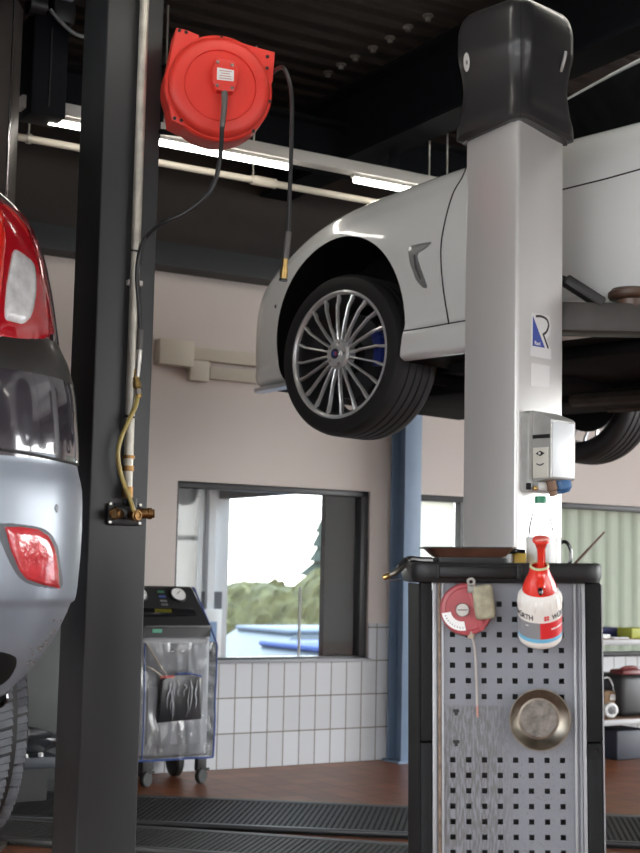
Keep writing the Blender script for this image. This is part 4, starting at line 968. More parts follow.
# black moulded top with rim
def rrect(x0, x1, y0, y1, r, n=7):
    o = []
    for cx, cy, b0 in ((x1-r, y1-r, 0), (x0+r, y1-r, math.pi/2), (x0+r, y0+r, math.pi), (x1-r, y0+r, 1.5*math.pi)):
        for i in range(n): a = b0+math.pi/2*i/(n-1); o.append((cx+r*math.cos(a), cy+r*math.sin(a)))
    return o
xa, xb = pxx(410.5), pxx(602.5); ya, yb = 3.372, 3.815; zt0, zt1 = at(500, 583, 3.38).z, at(500, 562.5, 3.38).z
rr = []
for ins, z in ((.012, zt0), (.004, zt0+.003), (.002, zt0+.010), (.0, zt0+.016), (.0, zt1-.008), (.002, zt1-.003), (.007, zt1), (.020, zt1), (.026, zt1-.004), (.028, zt1-.010), (.030, zt1-.036), (.034, zt1-.040)):
    rr.append([Vector((x, y, z)) for x, y in rrect(xa+ins, xb-ins, ya+ins, yb-ins, .045-ins*.8)])
MB().loft(rr).build('top_tray', mat('cart_top_black', (.008, .008, .0085), .45, spec=.35, var=.2, vscale=10), t, world=True)
zc = (zt0+zt1)/2+.002
mb = MB().box(((pxx(437)+pxx(520))/2, ya-.003, zc), (pxx(520)-pxx(437), .014, .030), bev=.006); mb.build('handle_bar', mat('cart_top_black'), t, world=True)
mb = MB().box((pxx(436.5), ya-.004, zc), (.006, .018, .034), bev=.002).box((pxx(517), ya-.004, zc), (.012, .018, .034), bev=.003); mb.build('handle_mount', mat('cart_top_black'), t, world=True)
ZF = zt1-.040
for sx_ in (X0+.05, X1-.05):
    for sy in (3.47, 3.75):
        w = MB().lathe([(0, -.014), (.045, -.014), (.05, -.009), (.05, .009), (.045, .014), (0, .014)], frame((sx_, sy, .05), (1, 0, 0)), 28); w.build('caster_wheel', M_rubber, t, world=True)
        MB().box((sx_, sy, .115), (.06, .06, .012)).box((sx_-.019, sy, .08), (.004, .03, .07)).box((sx_+.019, sy, .08), (.004, .03, .07)).build('caster_fork', M_steel, t, world=True)

# ------------------------------------------------------------------ things on the cart
# brown pan
pY = 3.47
def on(px, py, Y=pY): return at(px, py, Y)
zp1, zp0 = on(470, 546.5).z, on(470, 557).z
t = thing('oil_pan', 'shallow brown metal pan with dark rim on top of the cart', 'pan', Vector((.385, pY+.08, zp0)))
x0, x1 = on(425, 546).x, on(519, 546).x; b0, b1 = on(437, 557).x, on(509, 557).x
rg = [[Vector((x, y, z)) for x, y in rrect(*q, .02)] for q, z in (((b0+.01, b1-.01, pY+.025, pY+.145), zp0), ((b0, b1, pY+.02, pY+.15), zp0+.003), ((x0+.012, x1-.008, pY+.004, pY+.166), zp1-.004), ((x0, x1, pY, pY+.17), zp1-.002), ((x0, x1, pY, pY+.17), zp1), ((x0+.014, x1-.012, pY+.008, pY+.162), zp1-.001), ((b0+.004, b1-.004, pY+.024, pY+.146), zp0+.006))]
MB().loft(rg).build('pan', mat('rusty_brown_enamel', (.22, .095, .06), .35, .3, var=.35, vscale=14, coat=.3), t, world=True)
mb = MB().loft([[Vector((x, y, z)) for x, y in rrect(*q, .02)] for q, z in (((x0-.001, x1+.001, pY-.001, pY+.171), zp1-.0025), ((x0-.001, x1+.001, pY-.001, pY+.171), zp1+.0006), ((x0+.006, x1-.006, pY+.005, pY+.165), zp1+.0006))], cap=False); mb.build('rim', M_black, t, world=True)
mb = MB().box(on(516, 550.5)+Vector((0, .08, 0)), (.03, .05, .016), bev=.005).tube([on(519, 550)+Vector((0, .08, 0)), on(525, 551)+Vector((0, .08, 0)), on(531, 551.5)+Vector((0, .08, 0))], .005); mb.build('handle', M_blackg, t, world=True)
# black tray under the pan
o = MB().loft([[Vector((x, y, z)) for x, y in rrect(*q, .015)] for q, z in (((b0+.012, b1-.004, pY+.02, pY+.15), ZF), ((b0+.004, b1+.004, pY+.012, pY+.158), zp0-.003), ((b0+.004, b1+.004, pY+.012, pY+.158), zp0))]).build('tool_tray', M_black)
origin_to(o, Vector((.385, pY+.08, ZF))); tag(o, 'black tray on the cart top underneath the brown pan', 'tray')
# yellow block
c = on(519, 556, 3.60); o = MB().box((0, 0, 0), (.032, .05, c.z+.008-ZF), bev=.003).build('yellow_block', mat('yellow_plastic', (.62, .40, .05), .45)); o.location = (c.x+.002, 3.60, (c.z+.008+ZF)/2); tag(o, 'small yellow block on the cart between brown pan and spray bottle', 'block')
# clear bottle with green cap
bY = 3.735; c = at(542.5, 497, bY); zb_ = ZF
t = thing('water_bottle', 'clear plastic bottle with green cap standing on the cart', 'bottle', Vector((c.x, bY, zb_)))
H_ = c.z-zb_
pr = [(0, 0.002), (.028, 0), (.033, .005), (.0335, .06), (.032, .07), (.0335, .08), (.0335, H_-.098), (.029, H_-.07), (.021, H_-.040), (.0155, H_-.026), (.0135, H_-.02), (.0135, H_-.006)]
MB().lathe(pr, seg=40).build('bottle', M_pet, t)
MB().lathe([(0, H_), (.0145, H_), (.0155, H_-.002), (.0155, H_-.018), (.013, H_-.018)], seg=36).build('cap', mat('green_cap', (.02, .20, .10), .4), t)
MB().lathe([(.0145, H_-.024), (.017, H_-.024), (.017, H_-.021), (.0145, H_-.021)], seg=28).build('neck_ring', M_pet, t)
# mug
mY = 3.625; c = at(545, 538, mY); Hm = c.z-ZF; rm = .0455
t = thing('mug', 'white mug with black handle behind the red spray bottle pump', 'mug', Vector((c.x, mY, ZF)))
MB().lathe([(0, 0), (rm-.004, 0), (rm, .004), (rm, Hm-.002), (rm-.0015, Hm), (rm-.004, Hm-.002), (rm-.004, .006), (0, .006)], seg=48).build('mug_body', mat('mug_white', (.78, .77, .75), .2, coat=.5), t)
MB().tube([(rm-.003, 0, Hm-.014), (rm+.010, 0, Hm-.011), (rm+.021, 0, Hm-.024), (rm+.024, 0, Hm-.045), (rm+.020, 0, Hm-.066), (rm-.003, 0, Hm-.082)], .0048, 10).build('handle', M_blackg, t)
# leaning rod
r0, r1 = at(571, 570, 3.70), at(606, 533.5, 3.70); r0 = r0+(r1-r0)*((ZF+.004-r0.z)/(r1.z-r0.z))
o = MB().tube([r0, (r0+r1)/2, r1], lambda f: .0042-.0014*f, 8, smooth=0).build('rod', mat('brown_rod', (.16, .11, .085), .5)); origin_to(o, r0); tag(o, 'thin brown rod leaning up from the right end of the cart top', 'rod')
# air gun at the left
gp = [at(384, 576.5, 3.60), at(391, 573.5, 3.60), at(399, 569, 3.60), at(408, 563.8, 3.62), at(420, 561.5, 3.66), at(432, 560.5, 3.72)]
for p in gp[3:]: p.z = max(p.z, zt1+.0075)
t = thing('air_gun', 'black air gun with brass tip lying over the left cart edge', 'air gun', gp[3])
MB().tube(gp[2:], lambda f: .0085, 10).build('hose', M_black, t, world=True)
MB().tube(gp[1:4], lambda f: .0075+.002*f, 12, smooth=3).build('body', mat('grey_metal_gun', (.22, .20, .17), .35, .8), t, world=True)
MB().lathe([(0, 0), (.006, 0), (.008, .004), (.008, .016), (.006, .02), (0, .02)], frame(gp[0], gp[1]-gp[0]), 14).build('brass_tip', M_brass, t, world=True)
MB().tube([at(388, 577.5, 3.59), at(394, 578.5, 3.59), at(402, 577, 3.59)], .0018, 6).build('trigger', M_steel, t, world=True)
MB().cyl(at(400, 569, 3.6), at(399.5, 562.5, 3.6), .005).build('valve_knob', M_black, t, world=True)

# ------------------------------------------------------------------ things on the cart's panel
# red dial reel with foam block
KG = 3.40/1400; go = at(466, 608.5, PY-.0022); go.y = PY-.0062
GM = frame(go, (0, -1, 0), (1, 0, 0))
def gx(px, py): return ((px-466)*KG, (608.5-py)*KG)
t = thing('dial_reel', 'round red plastic reel with grey dial hanging on the perforated panel', 'cord reel', GM)
M_pink = mat('faded_red_plastic', (.40, .075, .085), .4, var=.15, vscale=20)
MB().lathe([(0, 0), (.058, 0), (.063, .006), (.063, .016), (.060, .021), (.052, .023), (.050, .021), (0, .022)], seg=56).build('case', M_pink, t)
c0g = gx(461.5, 609)
sec = [(c0g[0]+r*KG*math.cos(R_(a)), c0g[1]+r*KG*math.sin(R_(a))) for r, aa in ((11.5, range(190, 281, 10)), (20.5, range(280, 189, -10))) for a in aa]
MB().prism(sec, .0205, .0235).build('scale', M_paper, t)
mb = MB()
for a in range(200, 276, 9): mb.box((0, 0, 0), (.0035, .0016, .0005), Matrix.Translation((c0g[0]+17.5*KG*math.cos(R_(a)), c0g[1]+17.5*KG*math.sin(R_(a)), .0237)) @ Matrix.Rotation(R_(a), 4, 'Z'))
mb.build('scale_marks', M_gap, t)
MB().lathe([(0, .031), (.015, .031), (.0165, .029), (.017, .02), (0, .02)], Matrix.Translation((*c0g, 0)), 36).box((*c0g, .0315), (.024, .0022, .001), mi=1).build('knob', [M_steel, M_gap], t)
MB().prism([gx(*p) for p in ((467, 589), (471.5, 588), (484, 628), (479, 630))], .02, .0245, bev=.001).build('rib', M_pink, t)
fm = MB().box((0, 0, .03), (20*KG, 34*KG, .034), Matrix.Translation((*gx(482.5, 601), 0)) @ Matrix.Rotation(.12, 4, 'Z'), bev=.010, seg=4).build('foam_block', mat('dirty_foam', (.40, .37, .26), .9, var=.3, vscale=40, bump=.6, bscale=300), t)
tx, ty = gx(469.5, 581.5)
mb = MB().lathe([(.0045, .039), (.0105, .039), (.0105, .042), (.0045, .042), (.0045, .039)], Matrix.Translation((tx, ty, 0)), 24).box((tx+.001, ty-.016, .0405), (.018, .016, .003)).box((tx+.001, ty-.024, .03), (.018, .003, .024)); mb.build('hanging_tab', mat('grey_tab', (.32, .31, .28), .5), t)
e = gx(470, 632); MB().cyl((e[0], e[1]+.006, .012), (e[0]+.002, e[1]-.012, .012), .011, .008).build('cord_outlet', mat('beige_plastic', (.42, .35, .27), .5), t)
MB().tube([(*gx(471, 635), .012), (*gx(473.5, 643), .010), (*gx(475.5, 660), .0035), (*gx(476.3, 685), .003), (*gx(476.8, 703), .003)], .0030, 8).build('cord', mat('dirty_cord', (.40, .36, .33), .7), t)
MB().tube([(*gx(476.8, 703), .003), (*gx(477, 714), .003)], .0025, 8, smooth=0).build('cord_end', mat('pink_cord_end', (.45, .22, .18), .6), t)
# steel dish
do = at(537.5, 719, PY-.003); DM = frame((do.x, PY-.0026, do.z), (-.02, -1, -.02), (1, 0, 0))
t = thing('magnetic_dish', 'round steel dish stuck on the perforated panel below the spray bottle', 'dish', DM)
MB().lathe([(0, 0), (.046, 0), (.050, .003), (.062, .012), (.0715, .024), (.0735, .025), (.0735, .0265), (.0705, .0265), (.060, .0135), (.049, .0065), (.052, .0055), (.050, .0065), (.047, .007), (0, .007)], seg=72).build('bowl', mat('dish_steel', (.25, .22, .18), .36, 1., var=.3, vscale=30), t)
MB().lathe([(0, .0080), (.043, .0080), (.0445, .0069), (0, .0069)], seg=56).build('centre_disc', mat('dish_centre', (.22, .20, .18), .5, .8, var=.45, vscale=60), t)
# red and white spray bottle hung on the panel, leaning towards us
TAU = R_(27); ax = Vector((-.075, -math.sin(TAU), math.cos(TAU))).normalized(); nf = Vector((0, -math.cos(TAU), -math.sin(TAU)))
Bo = at(540.3, 641, 3.360); BM = frame(Bo, ax, (1, 0, 0)) @ Matrix.Diagonal((.95, .95, 1.09, 1))     # x right, y = away from us, z along the bottle
t = thing('spray_bottle', 'red and white pump spray bottle hung leaning on the cart panel', 'spray bottle', BM)
M_lblue = mat('light_blue_label', (.16, .46, .66), .4); M_lgrey = mat('grey_label', (.25, .25, .26), .4); M_lred = mat('red_label', (.66, .03, .035), .35); M_lwhite = mat('bottle_white', (.76, .73, .68), .4)
rb = .0545
pr = [(0, 0), (.040, 0), (.048, .003), (.0525, .008), (.0542, .014), (rb, .0195), (rb, .0205), (rb, .0285), (rb, .0295), (rb, .045), (rb, .067), (rb, .0685), (rb, .09), (rb-.0003, .098), (.0525, .108), (.0495, .117), (.046, .1235), (.0425, .1265)]
def bmi(i, f):
    z = (pr[i][1]+pr[i+1][1])/2
    if .020 < z < .029: return 1
    if .029 < z < .068:
        a = (f*2*math.pi-(-math.pi/2)+math.pi) % (2*math.pi)-math.pi     # 0 = front, + to the right
        return 3 if -.15 < a < 1.75 else 2
    return 0
MB().lathe(pr, seg=96, mi=bmi).build('container', [M_lwhite, M_lblue, M_lgrey, M_lred], t)
# moulded grip ridges round the shoulder
mb = MB()
for k in range(16):
    a = 2*math.pi*k/16
    mb.blob((0, 0, 0), (.0065, .004, .014), Matrix.Rotation(a, 4, 'Z') @ Matrix.Translation((0, -.0515, .104)) @ Matrix.Rotation(-.12, 4, 'X'))
mb.build('grip_ridges', M_lwhite, t)
MB().lathe([(.0432, .124), (.0425, .129), (.040, .138), (.0335, .152), (.0275, .163), (.0245, .172), (.0235, .181), (.0205, .183), (.0190, .181), (.0190, .165), (0, .163)], seg=56).build('pump_head', M_redg, t)
MB().lathe([(.0190, .181), (.0195, .1845), (.0235, .1845), (.0242, .181)], seg=48).build('rim_ring', mat('pale_green_ring', (.58, .62, .36), .4), t)
pm = Matrix.Rotation(0.02, 4, 'Y')
MB().lathe([(0, .160), (.0085, .160), (.0085, .205), (.010, .221), (.016, .236), (.0205, .240), (.0212, .243), (.020, .246), (.012, .2465), (0, .2465)], pm, 40).box((.0125, .006, .205), (.006, .012, .05), bev=.002).build('pump_knob', M_redg, t)
mb = MB().lathe([(0, 0), (.012, 0), (.011, .014), (.0085, .020), (0, .021)], frame((-.002, -.026, .152), (-.05, -1, -.25)), 24).blob((0, -.020, .163), (.012, .012, .016)); mb.build('nozzle_housing', M_redg, t)
MB().lathe([(0, 0), (.0062, 0), (.0066, .008), (.0050, .012), (.0035, .015), (0, .015)], frame((-.0045, -.044, .146), (-.10, -1, -.45)), 20).build('nozzle', M_blackg, t)
def wrap(bm, a0, z0, r):
    for v in bm.verts:
        a = a0+v.co.x/r; rad = r+.0003+max(0, v.co.z)
        v.co = Vector((rad*math.sin(a), -rad*math.cos(a), z0+v.co.y))
    return MB().add(bm)
for a0 in (.98, -1.0):
    tm = text_mesh('WÜRTH', .0165, .0005, .0003); bmesh.ops.subdivide_edges(tm, edges=tm.edges[:], cuts=1)
    wrap(tm, a0, .0795, rb).build('lettering', mat('sticker_black'), t)
lg = MB()
for a in (-.0034, .0034):
    for bq in (-.0029, .0029): lg.box((a, bq, .0002), (.0058, .0048, .0005), bev=.0006)
wrap(lg.bm.copy(), .16, .0795, rb).build('logo', M_lred, t); lg.bm.free()
bm0 = MB()
random.seed(3); x = -.022
while x < .024:
    w_ = random.uniform(.0012, .0024); bm0.box((x+w_/2, 0, .0002), (w_, .0034, .0004)); x += w_+.0005
wrap(bm0.bm.copy(), .78, .052, rb).build('small_print', M_paper, t); bm0.bm.free()
bm0 = MB().box((0, 0, .0002), (.007, .002, .0004)); wrap(bm0.bm.copy(), -.75, .060, rb).build('small_print', M_paper, t); bm0.bm.free()
mb = MB().tube([Vector((0, .026, .150)), Vector((0, .06, .165)), BM.inverted() @ Vector((Bo.x, ya-.001, zt1-.006))], .003, 8); mb.build('hanging_hook', M_steel, t)

# the cart stands a touch out of plumb on the old floor, with everything on it
bpy.context.view_layer.update()
pv = at(506, 640, PY); LEAN = Matrix.Translation(pv) @ Matrix.Rotation(R_(-.8), 4, 'Y') @ Matrix.Translation(-pv)
for o in list(COL.objects):
    if o.parent is None and o.name.split('.')[0] in ('tool_cart', 'oil_pan', 'tool_tray', 'yellow_block', 'water_bottle', 'mug', 'rod', 'air_gun', 'dial_reel', 'magnetic_dish', 'spray_bottle'): o.matrix_world = LEAN @ o.matrix_world

# =================================================================== AIR CONDITIONING SERVICE MACHINE
vF = -.41; fpl = W0+V*vF
def lf(px, py): v = ROOM.inverted() @ hit(px, py, fpl, V); return v.x, v.z
uR = lf(209, 700)[0]; uL = lf(139, 700)[0]; w_ = uR-uL
AMX = ROOM @ Matrix.Translation((uL, vF, 0))
t = thing('service_machine', 'grey wheeled service machine with gauges under a clear plastic cover', 'service machine', AMX)
def lm(px, py): a, z = lf(px, py); return a-uL, z
zC = lm(175, 637)[1]; zT = lm(165, 587)[1]+.0; zB = lm(175, 757)[1]
M_mach = mat('machine_grey', (.33, .335, .345), .5); M_machd = mat('machine_black', (.012, .012, .013), .55)
MB().box((w_/2, .17, (zB+zC)/2), (w_, .34, zC-zB), bev=.02, seg=3).build('cabinet', M_mach, t)
mb = MB().box((w_/2, -.004, zC-.10), (w_*.86, .012, .13), bev=.004).box((w_/2, -.002, (zB+zC)/2-.09), (w_*.78, .01, .28), bev=.004); mb.build('front_panel', mat('machine_light_grey', (.40, .405, .415), .5), t)
Xp = Matrix(((0, 0, 1, 0), (1, 0, 0, 0), (0, 1, 0, 0), (0, 0, 0, 1)))
con_ = MB().prism([(0.0, zC), (.34, zC), (.34, zT), (.165, zT), (.15, zT-.01), (.0, zC+.05)], 0, w_, Xp, bev=.004)
for v_ in con_.bm.verts:
    if v_.co.z > zC+.06: v_.co.x *= .90
con = con_.build('console', M_machd, t)
sl = Vector((0, .15, zT-.01-zC-.05)).normalized(); nrm = Vector((0, -sl.z, sl.y))
CF = Matrix(((1, 0, nrm.x, 0), (0, sl.y, nrm.y, 0), (0, sl.z, nrm.z, zC+.05), (0, 0, 0, 1)))      # x right, y up the slope, z out
for gx_ in (w_*.66, w_*.10):
    g = MB().lathe([(0, .010), (.038, .010), (.041, .014), (.044, .012), (.045, 0), (0, 0)], CF @ Matrix.Translation((gx_, .195, 0)), 36, mi=lambda i, f: 0 if i == 0 else 1).build('gauge', [M_paper, M_machd], con)
    MB().box((.006, .006, .0115), (.030, .003, .001), CF @ Matrix.Translation((gx_, .195, 0)) @ Matrix.Rotation(.7, 4, 'Z')).build('needle', M_gap, g)
for k, (yy, cl) in enumerate(((.215, (.06, .2, .12)), (.185, (.05, .09, .28)), (.158, (.18, .18, .18)), (.135, (.14, .14, .14)))):
    MB().box((w_*.42, yy, .002), (.035, .010, .004), CF).build('indicator', mat('indicator_%d' % k, cl, .4), con)
MB().box((w_*.45, .085, .004), (w_*.75, .05, .008), CF, bev=.002).box((w_*.36, .09, .009), (.09, .02, .006), CF, mi=1).build('display', [M_blackg, mat('olive_display', (.12, .11, .01), .4)], con)
MB().box((w_/2, -.012, zC+.052), (w_*.96, .03, .008), bev=.002).build('console_ledge', mat('grey_ledge', (.12, .12, .12), .4), con)
MB().box((w_*.22, -.002, zC+.030), (.05, .004, .018)).build('green_display', mat('green_lcd', (.06, .32, .20), .4), con)
for px in (171, 181):
    a, z = lm(px, 651); MB().blob((a, -.014, z), (.017, .012, .011)).build('knob', M_chrome, t)
# clear plastic cover with wrinkles, blue piping and a dark pouch behind it
mb = MB(); NX, NZ = 40, 44; gv = []
def cov(i, j):
    x = -.012+(w_+.024)*i/NX; z = zB-.005+(zC-.02-zB)*j/NZ
    wv_ = mnoise.noise(Vector((x*14, z*4, 1)))*.016+mnoise.noise(Vector((x*40, z*12, 3)))*.006
    return Vector((x, -.040+wv_, z))
for i in range(NX+1): gv.append([mb.bm.verts.new(cov(i, j)) for j in range(NZ+1)])
for i in range(NX):
    for j in range(NZ): mb.bm.faces.new((gv[i][j], gv[i+1][j], gv[i+1][j+1], gv[i][j+1]))
sidev = []
for j in range(NZ+1): sidev.append([gv[NX][j], mb.bm.verts.new((w_+.016+.005*math.sin(j), .18, gv[NX][j].co.z)), mb.bm.verts.new((w_+.014, .34, gv[NX][j].co.z))])
for j in range(NZ):
    for q in range(2): mb.bm.faces.new((sidev[j][q], sidev[j][q+1], sidev[j+1][q+1], sidev[j+1][q]))
cv = mb.build('plastic_cover', M_plast, t, angle=180)
M_pip = mat('blue_piping', (.05, .09, .28), .4)
MB().tube([cov(NX, j) for j in range(0, NZ+1, 4)]+[Vector((w_*.97, .07, zC+.13)), Vector((w_*.91, .15, zT))], .005, 8).build('piping', M_pip, cv)
MB().tube([cov(i, 0) for i in range(0, NX+1, 4)], .005, 8).build('piping', M_pip, cv)
MB().tube([cov(2, j) for j in range(0, NZ+1, 4)], .004, 8).build('piping', M_pip, cv)
a0, z0 = lm(155, 722); a1, z1 = lm(199, 677)
pc = MB(); n_ = 10
wp, hp_ = a1-a0, z1-z0
outl = [(a0, z0), (a1, z0+.01)]+[(a1-wp*.06*(1-math.cos(k)), z1-.025+.035*math.sin(k)) for k in (0.2, .8)]+[(a0+wp*(.95-.9*i/n_), z1-.005+.022*math.sin(math.pi*(1-i/n_)*.9)) for i in range(n_+1)]
pc.prism(outl, .014, .045, Matrix(((1, 0, 0, 0), (0, 0, -1, 0), (0, 1, 0, 0), (0, 0, 0, 1))), bev=.008)
pc.build('dark_pouch', mat('pouch_black', (.014, .014, .017), .3, coat=.4), t)
mb = MB(); rnd = random.Random(5)  # pale streaks and specks: highlights on the film's folds, put in as light colour
for k in range(9):
    a = a0+wp*rnd.uniform(.1, .95); zt1_ = z1-rnd.uniform(0, .05); L_ = rnd.uniform(.06, .17)
    mb.tube([(a+rnd.uniform(-.008, .008), -.054-rnd.uniform(0, .006), zt1_-L_*q/4) for q in range(5)], lambda f, w=rnd.uniform(.0012, .0032): w*math.sin(math.pi*min(1, f+.05))+.0004, 6)
for k in range(10):
    mb.blob((a0+wp*rnd.uniform(.3, .85), -.054, z0-rnd.uniform(.03, .07)), (rnd.uniform(.003, .008), .002, rnd.uniform(.003, .006)), n=1)
mb.build('fold_highlights', mat('highlight_film', (.55, .56, .60), .2, .2, coat=.6), cv)
MB().tube([(a0+wp*(.95-.6*i/n_), -.050, z1+.001+.022*math.sin(math.pi*(1-.65*i/n_)*.9)) for i in range(n_+1)], .004, 6).build('piping', M_pip, cv)
a_, z_ = lm(163, 676); MB().box((a_, -.047, z_), (.07, .01, .012)).build('red_tag', mat('red_tag', (.45, .08, .07), .5), t)
MB().tube([(*[lm(142, 642)[0]], -.05, lm(142, 642)[1]), (lm(151, 658)[0], -.055, lm(151, 658)[1]), (lm(162, 675)[0], -.05, lm(162, 675)[1])], .0045, 8).build('strap', mat('tan_strap', (.45, .40, .32), .6), t)
MB().tube([(lm(142, 666)[0], -.05, lm(142, 666)[1]), (lm(150, 670)[0], -.056, lm(150, 670)[1]), (lm(158, 676)[0], -.05, lm(158, 676)[1])], .004, 8).build('strap', mat('tan_strap'), t)
# base tray and wheels
MB().box((w_/2, .19, zB-.008), (w_+.01, .38, .016), bev=.004).build('base_plate', mat('machine_light_grey'), t)
for px in (148, 203):
    a, _ = lm(px, 770)
    MB().lathe([(0, -.013), (.034, -.013), (.038, -.008), (.038, .008), (.034, .013), (0, .013)], frame((a, .02, .038), (.5, -1, 0)), 24).build('caster', M_rubber, t)
    MB().box((a, .03, (.038+zB)/2+.015), (.05, .04, zB-.053), bev=.004).box((a+.02, .015, .07), (.04, .012, .012)).build('caster_fork', M_black, t)
for px in (168, 200):
    a, _ = lm(px, 770)
    MB().lathe([(0, -.02), (.07, -.02), (.078, -.012), (.078, .012), (.07, .02), (0, .02)], frame((a, .29, .078), (1, 0, 0)), 28).build('rear_wheel', M_rubber, t)

# =================================================================== SHELF UNIT AT THE RIGHT WALL
vS = -.60; spl = W0+V*vS
def sf(px, py): v = ROOM.inverted() @ hit(px, py, spl, V); return v.x, v.z
uS, zS1 = sf(588, 640); _, zS0 = sf(615, 720); uE = uS+1.5
SMX = ROOM @ Matrix.Translation((uS, vS, 0))
def sl_(px, py, dv=0): v = ROOM.inverted() @ hit(px, py, spl+V*dv, V); return v.x-uS, v.z
M_shelf = mat('grey_shelf_steel', (.42, .42, .43), .45, .3)
t = thing('shelf_unit', 'grey steel shelf unit at the right under the ribbed window', 'shelf', SMX)
for zz in (zS1, zS0):
    MB().box((.75, .24, zz-.016), (1.5, .48, .032), bev=.003).build('shelf_board', M_shelf, t)
    MB().box((.75, .235, zz+.002), (1.48, .45, .004)).build('board_top', mat('brown_board', (.20, .11, .07), .6), t)
for x in (.02, 1.48):
    for y in (.02, .46): MB().box((x, y, zS1/2+.01), (.035, .035, zS1+.02)).build('upright', M_shelf, t)
def sbox(name, label, cat, px0, px1, py0, y, d, M, zb, bev=.006, rot=0):
    a0, z1 = sl_(px0, py0, y-d/2); a1, _ = sl_(px1, py0, y-d/2)
    o = MB().box((0, 0, (z1-zb)/2), (a1-a0, d, z1-zb), bev=bev, seg=3).build(name, M); o.matrix_world = SMX @ Matrix.Translation(((a0+a1)/2, y, zb)) @ Matrix.Rotation(rot, 4, 'Z'); WM[o] = o.matrix_world.copy()
    return tag(o, label, cat)
zt_ = zS1+.0045; zl_ = zS0+.0045
M_navy = mat('navy_cloth', (.018, .022, .10), .6, var=.3)
o = sbox('storage_bin', 'navy blue open bin on the top shelf next to the cart edge', 'bin', 592, 620, 627.5, .26, .18, M_navy, zt_)
o = sbox('storage_bin', 'second navy blue bin further right on the top shelf', 'bin', 624.5, 637, 629, .30, .16, mat('dark_navy_plastic', (.012, .015, .07), .45), zt_)
o = sbox('yellow_bin', 'yellow green box on the top shelf at the right photo edge', 'box', 631, 657, 628, .085, .12, mat('lime_plastic', (.42, .44, .06), .5), zt_, rot=.05)
o = sbox('paper_stack', 'white crumpled paper lying on the top shelf in front of the navy bin', 'paper', 596, 611, 634.5, .045, .04, M_paper, zt_)
o = sbox('sheet_stack', 'flat white sheets lying at the front edge of the top shelf', 'paper', 614, 629, 637.2, .025, .04, mat('paper_grey', (.6, .62, .66), .6), zt_, .001)
t = thing('cardboard_box', 'small brown cardboard box with white label on the lower shelf', 'box', SMX @ Matrix.Translation((sl_(611, 700, .13)[0], .22, zl_)))
hb_ = sl_(610, 691, .13)[1]-zl_; MB().box((0, 0, hb_/2), (.10, .18, hb_), bev=.003).build('carton', mat('cardboard', (.30, .19, .11), .8), t); MB().box((.02, -.0915, hb_*.75), (.06, .002, .035)).build('label', M_paper, t)
t = thing('work_lamp', 'white and black hand lamp with bent cable on the lower shelf', 'lamp', SMX @ Matrix.Translation((sl_(610, 712, .055)[0], .055, zl_)))
MB().lathe([(.024, -.02), (.040, -.014), (.046, .0), (.044, .014), (.030, .02), (.024, .012), (.024, -.02)], Matrix.Translation((0, 0, .046)) @ Matrix.Rotation(math.pi/2, 4, 'X') @ Matrix.Diagonal((1.15, .95, 1, 1)), 36).build('lamp_ring', mat('lamp_white', (.72, .72, .72), .35), t)
MB().lathe([(0, -.016), (.025, -.016), (.027, .012), (0, .014)], Matrix.Translation((0, 0, .046)) @ Matrix.Rotation(math.pi/2, 4, 'X'), 28).build('lamp_core', M_blackg, t)
MB().tube([(-.05, .0, .03), (-.07, .0, .12), (-.06, 0, .22), (-.03, 0, .235), (0, -.01, .19), (.012, -.01, .155)], .009, 8).build('cable', M_black, t)
MB().tube([(-.055, -.008, .23), (-.02, -.014, .232), (.006, -.018, .185)], .004, 8).build('cable_stripe', mat('lamp_white'), t)
a_, z_ = sl_(640, 676)
t = thing('machine_case', 'black machine with red top on the lower shelf at the right edge', 'machine', SMX @ Matrix.Translation((sl_(622, 690, .07)[0]+.13, .22, zl_)))
MB().box((0, 0, (z_-zl_)/2), (.26, .30, z_-zl_), bev=.03, seg=3).build('housing', M_black, t)
MB().box((.0, -.05, z_-zl_+.008), (.17, .12, .04), bev=.015).tube([(-.09, -.06, z_-zl_-.02), (-.05, -.07, z_-zl_+.03), (.05, -.07, z_-zl_+.035), (.1, -.06, z_-zl_-.01)], .012).build('red_handle', mat('dark_red_plastic', (.16, .012, .012), .4), t)
o = sbox('dark_bin', 'dark blue plastic crate on the floor below the lower shelf', 'crate', 617, 650, 731, .20, .3, mat('blue_black_plastic', (.02, .025, .04), .5), 0.0)

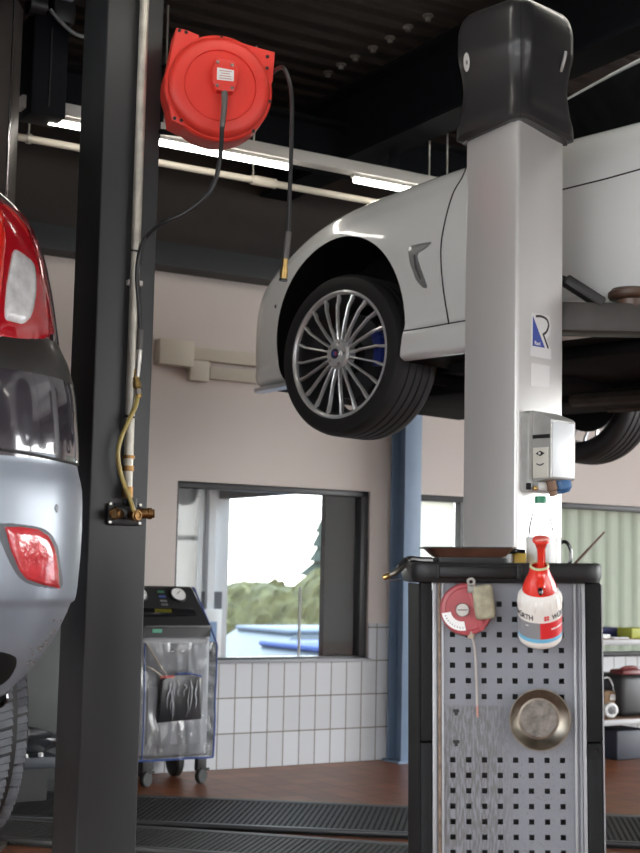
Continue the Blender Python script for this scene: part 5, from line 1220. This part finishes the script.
# =================================================================== FLOOR GRATINGS
M_grate = mat('grating_steel', (.014, .014, .0145), .6, .0, var=.3, vscale=30); M_lip = mat('grating_lip', (.10, .10, .10), .5, .2)
def line(y35, y620, px): return y35+(y620-y35)*(px-35)/585
def grating(name, label, ya_, yb_, za, lip, M, h=.022):
    A = hit(-150, line(*ya_, -150), (0, 0, h), Z); B_ = hit(860, line(*ya_, 860), (0, 0, h), Z)
    Dp = hit(300, line(*yb_, 300), (0, 0, h), Z); dx = (B_-A).normalized(); dy = Z.cross(dx); wd = abs((Dp-A).dot(dy)); L = (B_-A).length
    G = Matrix(((dx.x, -dy.x, 0, A.x), (dx.y, -dy.y, 0, A.y), (0, 0, 1, 0), (0, 0, 0, 1)))     # x along, y towards us, z up
    G = Matrix(((dx.x, dy.x, 0, A.x), (dx.y, dy.y, 0, A.y), (0, 0, 1, 0), (0, 0, 0, 1)))
    t = thing(name, label, 'floor grating', G)
    MB().box((L/2, -wd/2, h*.25+.0005), (L, wd, h*.5)).build('base', mat('grate_dark', (.012, .012, .012), .7), t)
    mb = MB(); N = int(L/.024)
    for i in range(N): mb.box(((i+.5)*L/N, -wd/2, h*.75), (.013, wd-.02, h*.5))
    for k in range(int(wd/.02)): mb.box((L/2, -(k+.5)*wd/int(wd/.02), h*.72), (L, .008, h*.5))
    mb.build('bars', M, t, smooth=False)
    MB().box((L/2, -.02, h/2+.001), (L, .05, h+.004), bev=.003).build('edge_lip', lip, t); MB().box((L/2, -wd+.015, h/2+.001), (L, .03, h+.004), bev=.003).build('edge_lip', lip if za else mat('dark_edge_rail', (.03, .032, .036), .4), t)
    return t
grating('floor_grating', 'dark ribbed floor grating strip farther from us', (791, 815), (813, 848), 0, M_lip, M_grate)
grating('floor_grating', 'grey ribbed floor grating strip nearer to us', (819, 858), (839, 884), 1, M_lip, mat('grating_grey', (.040, .039, .038), .6, .0, var=.3, vscale=30))

# =================================================================== CLUTTER SEEN BETWEEN THE TYRE AND THE DARK COLUMN
vK = -.75
def kf(px, py): v = ROOM.inverted() @ hit(px, py, W0+V*vK, V); return v.x, v.z
k0, _ = kf(-30, 740); k1, _ = kf(62, 740); kz = kf(45, 757)[1]
KM = ROOM @ Matrix.Translation((k0, vK, 0)); wk = k1-k0
t = thing('low_dolly', 'low dark dolly on the floor behind the raised tyre', 'dolly', KM)
MB().box((wk/2, .15, kz-.025), (wk, .30, .05), bev=.006).build('platform', mat('slate_paint', (.035, .042, .055), .5), t)
MB().box((wk/2, .165, (kz-.05)/2), (wk-.08, .22, kz-.05)).build('plinth', M_black, t)  # recessed black block stands in for the dark shadow beneath the platform
o = foliage((0, 0, 0), 1, 1, 5, 3, .3).build('black_bag', mat('black_bag', (.018, .02, .024), .35, coat=.2)); o.matrix_world = KM @ Matrix.Translation((wk*.62, .13, kz+.058)) @ Matrix.Diagonal((.20, .10, .060, 1)); tag(o, 'crumpled black bag lying on the low dark dolly', 'bag')
for px, py, lb, s_ in ((42, 764, 'right and larger of two small pale caps on the dolly edge', .012), (28, 752, 'left and upper of two small pale caps on the dolly edge', .009)):
    a, z = kf(px, py); o = MB().lathe([(0, 0), (s_, 0), (s_, s_*1.2), (s_*.7, s_*1.5), (0, s_*1.5)], seg=16).build('small_cap', M_paper); o.matrix_world = KM @ Matrix.Translation((a-k0, .02, kz)); tag(o, lb, 'cap')
a0 = kf(-30, 690)[0]-k0; t = thing('grey_cabinet', 'dark grey green metal cabinet at the wall behind the raised tyre', 'cabinet', ROOM @ Matrix.Translation((k0, -.36, 0)))
M_cab = mat('grey_green_sheet', (.035, .04, .039), .5, var=.2)
MB().box((wk/2+.12, .16, .40), (wk+.30, .30, .76), bev=.006).build('body', M_cab, t); MB().box((wk/2+.12, .005, .41), (wk+.24, .02, .70), bev=.004).build('door', mat('grey_green_door', (.045, .052, .050), .45, var=.2), t)
MB().box((wk/2+.12, .16, .01), (wk+.24, .26, .02)).build('plinth', M_machd, t)
